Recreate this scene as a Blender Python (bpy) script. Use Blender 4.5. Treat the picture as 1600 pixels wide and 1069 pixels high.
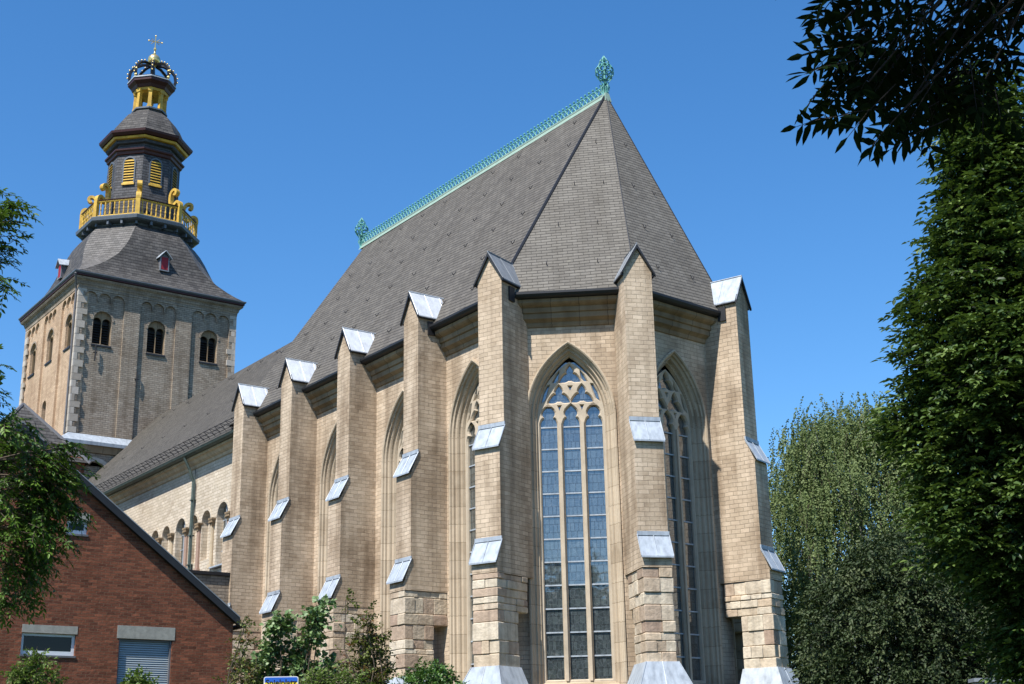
import bpy, bmesh, math, random
import numpy as np
from mathutils import Vector, Matrix
from mathutils.geometry import tessellate_polygon
random.seed(7); rng = np.random.default_rng(11)
PI = math.pi; RAD = math.radians
sc = bpy.context.scene
COL = sc.collection
for _o in list(bpy.data.objects): bpy.data.objects.remove(_o)

# ------------------------------------------------------------------ camera, sky, sun, exposure
F_ = Vector((-0.76948911, 0.56212363, 0.30315596)); R_ = Vector((0.58481202, 0.81093991, -0.01927061)); U_ = Vector((0.25667373, -0.16246072, 0.95274609))
cam = bpy.data.cameras.new('camera'); co = bpy.data.objects.new('camera', cam); COL.objects.link(co)
co.matrix_world = Matrix(((R_.x, U_.x, -F_.x, 38.04), (R_.y, U_.y, -F_.y, -31.2555), (R_.z, U_.z, -F_.z, 0), (0, 0, 0, 1)))
cam.sensor_width = 36; cam.sensor_fit = 'HORIZONTAL'; cam.lens = 2140.0 / 1600 * 36; cam.clip_start = 0.1; cam.clip_end = 5000
sc.camera = co
sc.render.resolution_x = 1024; sc.render.resolution_y = 684
SUN_AZ, SUN_EL = RAD(-69.5), RAD(55)
sd = Vector((math.cos(SUN_AZ)*math.cos(SUN_EL), math.sin(SUN_AZ)*math.cos(SUN_EL), math.sin(SUN_EL)))
w = bpy.data.worlds.new('World'); sc.world = w; w.use_nodes = True
nt = w.node_tree; bg = nt.nodes['Background']
sky = nt.nodes.new('ShaderNodeTexSky'); sky.sky_type = 'NISHITA'; sky.sun_disc = False
sky.sun_elevation = SUN_EL; sky.sun_rotation = math.atan2(sd.x, sd.y)
sky.altitude = 0; sky.air_density = 1.0; sky.dust_density = 0.4; sky.ozone_density = 5.0
hs_ = nt.nodes.new('ShaderNodeHueSaturation'); hs_.inputs['Saturation'].default_value = 1.23; nt.links.new(sky.outputs[0], hs_.inputs['Color']); nt.links.new(hs_.outputs[0], bg.inputs[0]); bg.inputs[1].default_value = 0.124
sl = bpy.data.lights.new('sun', 'SUN'); sl.energy = 5.0; sl.angle = RAD(0.53); sl.color = (1.0, 0.955, 0.89)
so = bpy.data.objects.new('sun', sl); COL.objects.link(so); so.rotation_euler = (-sd).to_track_quat('-Z', 'Y').to_euler(); so.location = (20, -40, 60)
sc.view_settings.view_transform = 'Standard'; sc.view_settings.look = 'None'; sc.view_settings.gamma = 1
sc.view_settings.use_curve_mapping = False; sc.view_settings.exposure = 0.68
sc.render.engine = 'CYCLES'

# ------------------------------------------------------------------ materials
def nodes(name):
    m = bpy.data.materials.new(name); m.use_nodes = True; t = m.node_tree
    b = t.nodes['Principled BSDF']
    return m, t, b, (lambda k, **kw: mk(t, k, **kw)), t.links.new
def mk(t, k, **kw):
    n = t.nodes.new(k)
    for a, v in kw.items():
        if a.startswith('i_'):
            n.inputs[a[2:].replace('_', ' ')].default_value = v
        else: setattr(n, a, v)
    return n
def rgba(c): return (c[0], c[1], c[2], 1)
def mixc(N, L, fac, a, b, mode='MIX'):
    n = N('ShaderNodeMix', data_type='RGBA', blend_type=mode)
    for s, v in ((0, fac), (6, a), (7, b)):
        if hasattr(v, 'links') or isinstance(v, bpy.types.NodeSocket): L(v, n.inputs[s])
        else: n.inputs[s].default_value = v if s == 0 else rgba(v)
    return n.outputs[2]
def ramp(N, L, src, lo, hi, a=0.0, b=1.0):
    n = N('ShaderNodeMapRange'); L(src, n.inputs[0])
    n.inputs[1].default_value = lo; n.inputs[2].default_value = hi; n.inputs[3].default_value = a; n.inputs[4].default_value = b
    return n.outputs[0]
def brick_mat(name, c1, c2, mortar, bw, rh, ms=0.012, bump=0.35, stain=(0.55, 0.5, 0.45), stain_amt=0.35, dark_joint=None, rough=0.9, rot=0.0, offset=0.5, squash=1.0):
    m, t, b, N, L = nodes(name)
    uv = N('ShaderNodeUVMap', uv_map='UVMap'); geo = N('ShaderNodeNewGeometry')
    mp = N('ShaderNodeMapping'); L(uv.outputs[0], mp.inputs[0]); mp.inputs['Rotation'].default_value = (0, 0, rot)
    nz = N('ShaderNodeTexNoise', i_Scale=1.7, i_Detail=2.0); L(uv.outputs[0], nz.inputs[0])
    vm = N('ShaderNodeVectorMath', operation='SCALE'); vm.inputs[3].default_value = 0.075
    sb = N('ShaderNodeVectorMath', operation='SUBTRACT'); L(nz.outputs[1], sb.inputs[0]); sb.inputs[1].default_value = (.5, .5, .5)
    L(sb.outputs[0], vm.inputs[0]); ad = N('ShaderNodeVectorMath', operation='ADD'); L(mp.outputs[0], ad.inputs[0]); L(vm.outputs[0], ad.inputs[1])
    def bt(a, bb, mo, off):
        k = N('ShaderNodeTexBrick', offset=offset, offset_frequency=2, squash=squash, squash_frequency=3)
        if off: 
            o2 = N('ShaderNodeVectorMath', operation='ADD'); L(ad.outputs[0], o2.inputs[0]); o2.inputs[1].default_value = off; L(o2.outputs[0], k.inputs[0])
        else: L(ad.outputs[0], k.inputs[0])
        k.inputs['Color1'].default_value = rgba(a); k.inputs['Color2'].default_value = rgba(bb); k.inputs['Mortar'].default_value = rgba(mo)
        k.inputs['Scale'].default_value = 1; k.inputs['Brick Width'].default_value = bw; k.inputs['Row Height'].default_value = rh
        k.inputs['Mortar Size'].default_value = ms; k.inputs['Mortar Smooth'].default_value = 0.25; k.inputs['Bias'].default_value = 0
        return k
    k1 = bt(c1, c2, mortar, None)
    k2 = bt((0, 0, 0), (1, 1, 1), (.5, .5, .5), (bw*40, rh*32, 0))
    big = N('ShaderNodeTexNoise', i_Scale=0.42, i_Detail=6.0, i_Roughness=0.62); L(geo.outputs[0], big.inputs[0])
    fine = N('ShaderNodeTexNoise', i_Scale=9.0, i_Detail=5.0, i_Roughness=0.7); L(geo.outputs[0], fine.inputs[0])
    c = mixc(N, L, ramp(N, L, k2.outputs[0], 0, 1, 0, 0.32), k1.outputs[0], tuple(x*0.62 for x in c2))
    pn = N('ShaderNodeTexNoise', i_Scale=0.9, i_Detail=3.0, i_Roughness=0.5); L(geo.outputs[0], pn.inputs[0])
    pm = N('ShaderNodeMath', operation='MULTIPLY'); L(ramp(N, L, pn.outputs[0], 0.54, 0.60, 0, 0.55), pm.inputs[0]); L(ramp(N, L, k2.outputs[0], 0.25, 0.8, 0.2, 1), pm.inputs[1])
    c = mixc(N, L, pm.outputs[0], c, (0.74, 0.70, 0.66), 'MULTIPLY')
    c = mixc(N, L, ramp(N, L, big.outputs[0], 0.42, 0.72, 0, stain_amt), c, stain, 'MULTIPLY')
    c = mixc(N, L, ramp(N, L, fine.outputs[0], 0.3, 0.75, 0, 0.30), c, (0.6, 0.57, 0.54), 'MULTIPLY')
    # rain streaks: vertical soiling
    vs = N('ShaderNodeVectorMath', operation='MULTIPLY'); L(geo.outputs[0], vs.inputs[0]); vs.inputs[1].default_value = (1.6, 1.6, 0.16)
    st = N('ShaderNodeTexNoise', i_Scale=1.3, i_Detail=4.0); L(vs.outputs[0], st.inputs[0])
    c = mixc(N, L, ramp(N, L, st.outputs[0], 0.47, 0.68, 0, stain_amt*1.1), c, (0.60, 0.57, 0.54), 'MULTIPLY')
    if dark_joint:
        dj = N('ShaderNodeTexNoise', i_Scale=1.1, i_Detail=3.0); L(geo.outputs[0], dj.inputs[0])
        f1 = ramp(N, L, dj.outputs[0], 0.40, 0.60, 0.25, 1); mm = N('ShaderNodeMath', operation='MULTIPLY'); L(f1, mm.inputs[0]); L(k1.outputs[1], mm.inputs[1])
        c = mixc(N, L, mm.outputs[0], c, dark_joint)
    L(c, b.inputs['Base Color']); b.inputs['Roughness'].default_value = rough; b.inputs['Specular IOR Level'].default_value = 0.2
    hs = N('ShaderNodeMath', operation='MULTIPLY'); L(k1.outputs[1], hs.inputs[0]); hs.inputs[1].default_value = -1
    h2 = N('ShaderNodeMath', operation='MULTIPLY_ADD'); L(fine.outputs[0], h2.inputs[0]); h2.inputs[1].default_value = 0.6; L(hs.outputs[0], h2.inputs[2])
    h3 = N('ShaderNodeMath', operation='MULTIPLY_ADD'); L(k2.outputs[0], h3.inputs[0]); h3.inputs[1].default_value = 0.3; L(h2.outputs[0], h3.inputs[2])
    bp = N('ShaderNodeBump'); bp.inputs['Strength'].default_value = bump; bp.inputs['Distance'].default_value = 0.03; L(h3.outputs[0], bp.inputs['Height']); L(bp.outputs[0], b.inputs['Normal'])
    return m
def slate_mat(name, c1, c2, bw=0.24, rh=0.17, rot=0.0, bump=0.9):
    m, t, b, N, L = nodes(name)
    uv = N('ShaderNodeUVMap', uv_map='UVMap'); geo = N('ShaderNodeNewGeometry')
    mp = N('ShaderNodeMapping'); L(uv.outputs[0], mp.inputs[0]); mp.inputs['Rotation'].default_value = (0, 0, rot)
    nz = N('ShaderNodeTexNoise', i_Scale=0.8, i_Detail=3.0); L(uv.outputs[0], nz.inputs[0])
    sb = N('ShaderNodeVectorMath', operation='SUBTRACT'); L(nz.outputs[1], sb.inputs[0]); sb.inputs[1].default_value = (.5, .5, .5)
    vm = N('ShaderNodeVectorMath', operation='SCALE'); vm.inputs[3].default_value = 0.09; L(sb.outputs[0], vm.inputs[0])
    ad = N('ShaderNodeVectorMath', operation='ADD'); L(mp.outputs[0], ad.inputs[0]); L(vm.outputs[0], ad.inputs[1])
    k = N('ShaderNodeTexBrick', offset=0.5); L(ad.outputs[0], k.inputs[0])
    k.inputs['Color1'].default_value = rgba(c1); k.inputs['Color2'].default_value = rgba(c2); k.inputs['Mortar'].default_value = (c1[0]*.3, c1[1]*.3, c1[2]*.3, 1)
    k.inputs['Scale'].default_value = 1; k.inputs['Brick Width'].default_value = bw; k.inputs['Row Height'].default_value = rh
    k.inputs['Mortar Size'].default_value = 0.008; k.inputs['Mortar Smooth'].default_value = 0.3
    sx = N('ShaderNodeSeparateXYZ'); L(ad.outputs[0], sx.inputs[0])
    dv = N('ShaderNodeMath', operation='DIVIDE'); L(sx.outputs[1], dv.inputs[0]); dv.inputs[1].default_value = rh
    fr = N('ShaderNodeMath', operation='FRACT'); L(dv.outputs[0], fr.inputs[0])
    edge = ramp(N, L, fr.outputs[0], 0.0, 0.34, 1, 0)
    kc = N('ShaderNodeTexBrick', offset=0.5); L(ad.outputs[0], kc.inputs[0]); kc.inputs['Color1'].default_value = (0, 0, 0, 1); kc.inputs['Color2'].default_value = (1, 1, 1, 1); kc.inputs['Mortar'].default_value = (0, 0, 0, 1)
    kc.inputs['Scale'].default_value = 1; kc.inputs['Brick Width'].default_value = bw; kc.inputs['Row Height'].default_value = rh; kc.inputs['Bias'].default_value = -0.9
    kb = mixc(N, L, ramp(N, L, kc.outputs[0], 0.5, 0.9, 0, 0.35), k.outputs[0], (c1[0]*1.7, c1[1]*1.75, c1[2]*1.8))
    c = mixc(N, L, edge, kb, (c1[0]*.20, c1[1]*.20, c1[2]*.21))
    big = N('ShaderNodeTexNoise', i_Scale=0.5, i_Detail=6.0, i_Roughness=0.65); L(geo.outputs[0], big.inputs[0])
    c = mixc(N, L, ramp(N, L, big.outputs[0], 0.4, 0.7, 0, 0.4), c, (0.72, 0.70, 0.68), 'MULTIPLY')
    fine = N('ShaderNodeTexNoise', i_Scale=6.0, i_Detail=4.0, i_Roughness=0.75); L(geo.outputs[0], fine.inputs[0])
    c = mixc(N, L, ramp(N, L, fine.outputs[0], 0.5, 0.8, 0, 0.30), c, (0.20, 0.19, 0.175))
    vs = N('ShaderNodeVectorMath', operation='MULTIPLY'); L(uv.outputs[0], vs.inputs[0]); vs.inputs[1].default_value = (1.5, 0.16, 1)
    st = N('ShaderNodeTexNoise', i_Scale=1.2, i_Detail=5.0); L(vs.outputs[0], st.inputs[0])
    c = mixc(N, L, ramp(N, L, st.outputs[0], 0.45, 0.7, 0, 0.45), c, (0.66, 0.64, 0.60), 'MULTIPLY')
    lc = N('ShaderNodeTexNoise', i_Scale=2.4, i_Detail=7.0, i_Roughness=0.75); L(uv.outputs[0], lc.inputs[0])
    c = mixc(N, L, ramp(N, L, lc.outputs[0], 0.60, 0.72, 0, 0.5), c, (c1[0]*1.55, c1[1]*1.6, c1[2]*1.45))
    L(c, b.inputs['Base Color']); b.inputs['Roughness'].default_value = 0.7; b.inputs['Specular IOR Level'].default_value = 0.2
    iv = N('ShaderNodeMath', operation='MULTIPLY'); L(fr.outputs[0], iv.inputs[0]); iv.inputs[1].default_value = -1.0
    h2 = N('ShaderNodeMath', operation='MULTIPLY_ADD'); L(k.outputs[1], h2.inputs[0]); h2.inputs[1].default_value = -0.4; L(iv.outputs[0], h2.inputs[2])
    h3 = N('ShaderNodeMath', operation='MULTIPLY_ADD'); L(fine.outputs[0], h3.inputs[0]); h3.inputs[1].default_value = 0.5; L(h2.outputs[0], h3.inputs[2])
    bp = N('ShaderNodeBump'); bp.inputs['Strength'].default_value = bump; bp.inputs['Distance'].default_value = 0.02; L(h3.outputs[0], bp.inputs['Height']); L(bp.outputs[0], b.inputs['Normal'])
    return m
def plain(name, c, rough=0.7, metal=0.0, var=0.25, scale=3.0, dark=None, bump=0.15, spec=0.4, streak=0.0, tone=False, tonecols=None):
    m, t, b, N, L = nodes(name); geo = N('ShaderNodeNewGeometry')
    n1 = N('ShaderNodeTexNoise', i_Scale=scale, i_Detail=6.0, i_Roughness=0.65); L(geo.outputs[0], n1.inputs[0])
    col = None
    if tone:
        at = N('ShaderNodeAttribute', attribute_name='tone')
        cr = N('ShaderNodeValToRGB'); L(at.outputs['Fac'], cr.inputs[0]); cr.color_ramp.interpolation = 'LINEAR'
        els = cr.color_ramp.elements; tc = tonecols
        els[0].position = 0; els[0].color = rgba(tc[0]); els[1].position = 1; els[1].color = rgba(tc[-1])
        for i in range(1, len(tc)-1):
            e = els.new(i/(len(tc)-1)); e.color = rgba(tc[i])
        col = cr.outputs[0]
    c = mixc(N, L, ramp(N, L, n1.outputs[0], 0.35, 0.7, 0, 1), col if col is not None else c, dark or tuple(x*(1-var) for x in c), 'MIX') if not tone else \
        mixc(N, L, ramp(N, L, n1.outputs[0], 0.35, 0.7, 0, var), col, (0.5, 0.47, 0.44), 'MULTIPLY')
    if streak:
        vs = N('ShaderNodeVectorMath', operation='MULTIPLY'); L(geo.outputs[0], vs.inputs[0]); vs.inputs[1].default_value = (5, 5, 0.35)
        st = N('ShaderNodeTexNoise', i_Scale=1.3, i_Detail=4.0); L(vs.outputs[0], st.inputs[0])
        c = mixc(N, L, ramp(N, L, st.outputs[0], 0.45, 0.72, 0, streak), c, (0.4, 0.4, 0.42), 'MULTIPLY')
    L(c, b.inputs['Base Color']); b.inputs['Roughness'].default_value = rough; b.inputs['Metallic'].default_value = metal; b.inputs['Specular IOR Level'].default_value = spec
    if bump:
        n2 = N('ShaderNodeTexNoise', i_Scale=scale*4, i_Detail=4.0); L(geo.outputs[0], n2.inputs[0])
        bp = N('ShaderNodeBump'); bp.inputs['Strength'].default_value = bump; bp.inputs['Distance'].default_value = 0.02; L(n2.outputs[0], bp.inputs['Height']); L(bp.outputs[0], b.inputs['Normal'])
    return m
def leaf_mat(name, cols, rough=0.5, trans=0.25, spec=0.35):
    m, t, b, N, L = nodes(name)
    at = N('ShaderNodeAttribute', attribute_name='tone'); cr = N('ShaderNodeValToRGB'); L(at.outputs['Fac'], cr.inputs[0])
    els = cr.color_ramp.elements; els[0].color = rgba(cols[0]); els[1].color = rgba(cols[-1])
    for i in range(1, len(cols)-1):
        e = els.new(i/(len(cols)-1)); e.color = rgba(cols[i])
    L(cr.outputs[0], b.inputs['Base Color']); b.inputs['Roughness'].default_value = rough; b.inputs['Specular IOR Level'].default_value = spec
    tr = N('ShaderNodeBsdfTranslucent'); tc = mixc(N, L, 0.6, cr.outputs[0], (0.12, 0.2, 0.02)); L(tc, tr.inputs[0])
    mx = N('ShaderNodeMixShader'); mx.inputs[0].default_value = trans; L(b.outputs[0], mx.inputs[1]); L(tr.outputs[0], mx.inputs[2])
    L(mx.outputs[0], t.nodes['Material Output'].inputs[0])
    return m
def glass_mat(name, base, refl=0.17, lead=True):
    m, t, b, N, L = nodes(name)
    uv = N('ShaderNodeUVMap', uv_map='UVMap')
    k = N('ShaderNodeTexBrick', offset=0.35, offset_frequency=3, squash=0.7, squash_frequency=2); L(uv.outputs[0], k.inputs[0])
    k.inputs['Color1'].default_value = rgba(base); k.inputs['Color2'].default_value = rgba(tuple(x*1.9 for x in base)); k.inputs['Mortar'].default_value = (.01, .01, .01, 1)
    k.inputs['Scale'].default_value = 1; k.inputs['Brick Width'].default_value = .19; k.inputs['Row Height'].default_value = .27; k.inputs['Mortar Size'].default_value = .009
    vo = N('ShaderNodeTexVoronoi', i_Scale=7.0, feature='DISTANCE_TO_EDGE'); L(uv.outputs[0], vo.inputs[0])
    ln = ramp(N, L, vo.outputs['Distance'], 0.0, 0.06, 0.55, 0)
    c = mixc(N, L, ln, k.outputs[0], (.12, .14, .15))
    L(c, b.inputs['Base Color']); b.inputs['Roughness'].default_value = 0.35
    gl = N('ShaderNodeBsdfGlossy'); gl.inputs['Roughness'].default_value = 0.03; gl.inputs[0].default_value = (.93, .97, 1, 1)
    n2 = N('ShaderNodeTexNoise', i_Scale=2.3, i_Detail=1.0); L(uv.outputs[0], n2.inputs[0])
    bp = N('ShaderNodeBump'); bp.inputs['Strength'].default_value = 0.12; bp.inputs['Distance'].default_value = 0.02; L(n2.outputs[0], bp.inputs['Height']); L(bp.outputs[0], gl.inputs['Normal'])
    fr = N('ShaderNodeFresnel', i_IOR=1.5); fm = ramp(N, L, fr.outputs[0], 0.04, 1.0, refl, 1.0)
    lm = N('ShaderNodeMath', operation='MULTIPLY'); L(fm, lm.inputs[0]); L(ramp(N, L, k.outputs[1], 0, 1, 1, 0.55), lm.inputs[1])
    mx = N('ShaderNodeMixShader'); L(lm.outputs[0], mx.inputs[0]); L(b.outputs[0], mx.inputs[1]); L(gl.outputs[0], mx.inputs[2])
    L(mx.outputs[0], t.nodes['Material Output'].inputs[0])
    return m

M = {}
M['tuff'] = brick_mat('tuff_brick', (.645, .52, .385), (.545, .435, .315), (.42, .335, .245), .33, .142, .006, .65, dark_joint=(.16, .125, .09), stain_amt=.85)
M['nave_tuff'] = brick_mat('pale_tuff_brick', (.66, .575, .46), (.55, .47, .36), (.38, .32, .25), .40, .15, .010, .35, stain_amt=.18, dark_joint=(.24, .18, .12))
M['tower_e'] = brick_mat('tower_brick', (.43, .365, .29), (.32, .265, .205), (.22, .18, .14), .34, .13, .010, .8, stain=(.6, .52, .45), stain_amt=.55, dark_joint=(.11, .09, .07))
M['red_brick'] = brick_mat('red_brick', (.29, .100, .054), (.14, .050, .030), (.30, .19, .12), .235, .078, .006, 1.2, stain_amt=.25, stain=(.6, .5, .45), dark_joint=None)
M['red_far'] = brick_mat('far_red_brick', (.20, .07, .05), (.15, .05, .035), (.2, .15, .12), .25, .08, .01, .3)
M['stone'] = plain('dressed_sandstone', (.55, .435, .29), .85, var=.3, scale=1.6, bump=.25, streak=.35)
M['stone_dark'] = brick_mat('weathered_cornice_stone', (.36, .265, .165), (.27, .20, .125), (.10, .075, .05), .95, 9.0, .012, .3, stain_amt=.6)
M['surround'] = brick_mat('jamb_stone', (.56, .465, .345), (.47, .385, .28), (.28, .22, .15), 60, .62, .010, .3, stain_amt=.35)
M['tracery'] = plain('tracery_sandstone', (.50, .42, .315), .85, var=.25, scale=2.0, bump=.2, streak=.2)
M['ashlar'] = plain('rough_ashlar', (.5, .4, .3), .92, var=.75, scale=2.6, bump=1.0, streak=.4, tone=True, tonecols=[(.40, .29, .215), (.52, .41, .30), (.64, .56, .43), (.48, .375, .27), (.70, .62, .49), (.55, .46, .34), (.60, .47, .33), (.68, .60, .47)])
M['quoin'] = plain('pale_quoin_stone', (.5, .45, .4), .9, var=.4, scale=4, bump=.3, tone=True, tonecols=[(.38, .34, .285), (.52, .47, .41), (.42, .37, .31), (.33, .285, .235)])
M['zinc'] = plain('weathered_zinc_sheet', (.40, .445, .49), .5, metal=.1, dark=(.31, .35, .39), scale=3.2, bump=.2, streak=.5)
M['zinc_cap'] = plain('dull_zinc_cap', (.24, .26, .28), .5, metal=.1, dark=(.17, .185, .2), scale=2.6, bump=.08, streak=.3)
M['zinc_brightened'] = plain('brightened_zinc_cap', (.60, .63, .66), .5, metal=.1, dark=(.50, .53, .56), scale=3.2, bump=.12, streak=.3)  # zinc colour lightened where east slopes catch too little sun
M['lead'] = plain('dark_lead_flashing', (.13, .13, .14), .6, scale=3)
M['black'] = plain('black_gutter', (.018, .018, .02), .5, scale=3, bump=0)
M['dark'] = plain('dark_interior', (.008, .008, .009), .9, bump=0)
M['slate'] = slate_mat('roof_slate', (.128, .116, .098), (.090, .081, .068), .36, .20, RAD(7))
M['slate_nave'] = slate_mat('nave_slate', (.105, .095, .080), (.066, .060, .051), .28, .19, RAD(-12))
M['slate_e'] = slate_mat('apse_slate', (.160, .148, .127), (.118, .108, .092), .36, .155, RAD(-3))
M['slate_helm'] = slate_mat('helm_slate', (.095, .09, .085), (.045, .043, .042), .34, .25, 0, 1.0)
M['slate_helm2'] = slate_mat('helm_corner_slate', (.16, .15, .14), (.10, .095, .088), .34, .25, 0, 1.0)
M['slate_body'] = slate_mat('belfry_slate', (.095, .096, .104), (.050, .051, .056), .28, .2, 0, 1.0)
M['copper'] = plain('green_copper', (.12, .35, .30), .6, dark=(.05, .21, .20), scale=5, bump=.1)
M['copper_pale'] = plain('pale_copper_flashing', (.26, .34, .27), .6, dark=(.17, .26, .22), scale=4, bump=.05)
M['copper_pipe'] = plain('copper_downpipe', (.085, .115, .10), .5, dark=(.045, .06, .052), scale=6, bump=.05)
M['gold'] = plain('yellow_painted_wood', (.66, .42, .06), .55, dark=(.34, .20, .035), scale=2.4, bump=.05)
M['gilt'] = plain('gilded_metal', (.78, .60, .25), .3, metal=.8, var=.2, scale=4, bump=0)
M['maroon'] = plain('oxblood_paint', (.05, .012, .012), .5, scale=4, bump=0)
M['iron'] = plain('dark_crown_iron', (.03, .03, .035), .4, metal=.5, scale=4, bump=0)
M['platform'] = plain('blue_grey_sheet', (.10, .12, .145), .5, scale=3, bump=.05)
M['redpaint'] = plain('red_shutter_paint', (.30, .012, .02), .55, scale=4, bump=0)
M['concrete'] = plain('grey_concrete', (.32, .31, .27), .9, scale=6, bump=.3, streak=.3)
M['white'] = plain('white_frame', (.62, .64, .66), .4, var=.1, scale=4, bump=0)
M['shutter'] = plain('roller_shutter_slats', (.30, .34, .36), .45, var=.1, scale=3, bump=0)
M['glass'] = glass_mat('leaded_glass', (.030, .038, .038))
M['pane'] = plain('house_glass', (.008, .009, .010), .08, var=.1, bump=0, spec=.3)
M['redstone'] = plain('reddish_column_stone', (.36, .24, .18), .85, scale=5)
M['bark'] = plain('brown_bark', (.09, .07, .05), .95, scale=9, bump=.8)
M['bark_birch'] = plain('white_birch_bark', (.55, .53, .48), .8, dark=(.12, .11, .10), scale=5, bump=.3)
M['bark_dark'] = plain('dark_bark', (.016, .013, .010), .95, scale=9, bump=.8)
M['grass'] = plain('grass_ground', (.05, .075, .02), 1, var=.5, scale=.6, bump=.5)
M['asphalt'] = plain('asphalt', (.05, .05, .052), .95, scale=5, bump=.2)
M['paving'] = plain('paving', (.25, .24, .22), .9, scale=3, bump=.2)
M['render_grey'] = plain('pale_grey_render', (.36, .40, .46), .9, scale=1, bump=.05)
M['blue'] = plain('sign_blue', (.02, .11, .48), .4, var=.1, bump=0)
M['yellow'] = plain('sign_yellow', (.80, .60, .02), .4, var=.05, bump=0)
M['ink'] = plain('sign_black', (.01, .01, .01), .5, bump=0)
M['leaf_horn'] = leaf_mat('hornbeam_leaf', [(.015, .038, .009), (.050, .092, .018), (.13, .19, .045)], .5, .16, .35)
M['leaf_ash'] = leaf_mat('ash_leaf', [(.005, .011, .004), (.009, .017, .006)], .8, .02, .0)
M['leaf_left'] = leaf_mat('feathery_leaf', [(.018, .045, .008), (.06, .125, .014), (.12, .22, .025)], .5, .25, .3)
M['leaf_birch'] = leaf_mat('birch_leaf', [(.085, .125, .042), (.13, .175, .065), (.185, .23, .10)], .6, .25, .15)
M['leaf_pear'] = leaf_mat('dull_dark_leaf', [(.016, .026, .009), (.032, .050, .018), (.085, .105, .045)], .55, .06, .2)
M['leaf_maple'] = leaf_mat('maple_leaf', [(.07, .13, .04), (.12, .20, .07), (.21, .29, .12)], .45, .15, .45)
M['leaf_russet'] = leaf_mat('russet_leaf', [(.14, .05, .02), (.10, .09, .02), (.10, .13, .025), (.14, .17, .03)], .5, .25, .3)
M['leaf_lime'] = leaf_mat('fresh_leaf', [(.05, .09, .015), (.10, .16, .025), (.15, .21, .04)], .5, .3, .3)
M['leaf_hedge'] = leaf_mat('hedge_leaf', [(.03, .075, .012), (.06, .13, .02), (.08, .17, .02)], .4, .1, .5)

# ------------------------------------------------------------------ object helpers
def tag(o, label=None, cat=None, group=None, kind=None):
    if label: o['label'] = label
    if cat: o['category'] = cat
    if group: o['group'] = group
    if kind: o['kind'] = kind
    return o
def empty(name, loc, label, cat, group=None):
    o = bpy.data.objects.new(name, None); COL.objects.link(o); o.location = loc; o.empty_display_size = .5
    return tag(o, label, cat, group)
def woff(o):
    v = Vector((0, 0, 0))
    while o is not None: v += Vector(o.location); o = o.parent
    return v
def auto_uv(me):
    uvl = me.uv_layers.new(name='UVMap')
    Z = Vector((0, 0, 1))
    for p in me.polygons:
        n = p.normal
        if abs(n.z) > .97: tx, ty = Vector((1, 0, 0)), Vector((0, 1, 0))
        else: tx = Z.cross(n).normalized(); ty = n.cross(tx)
        for li in p.loop_indices:
            c = me.vertices[me.loops[li].vertex_index].co
            uvl.data[li].uv = (c.dot(tx), c.dot(ty))
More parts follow.
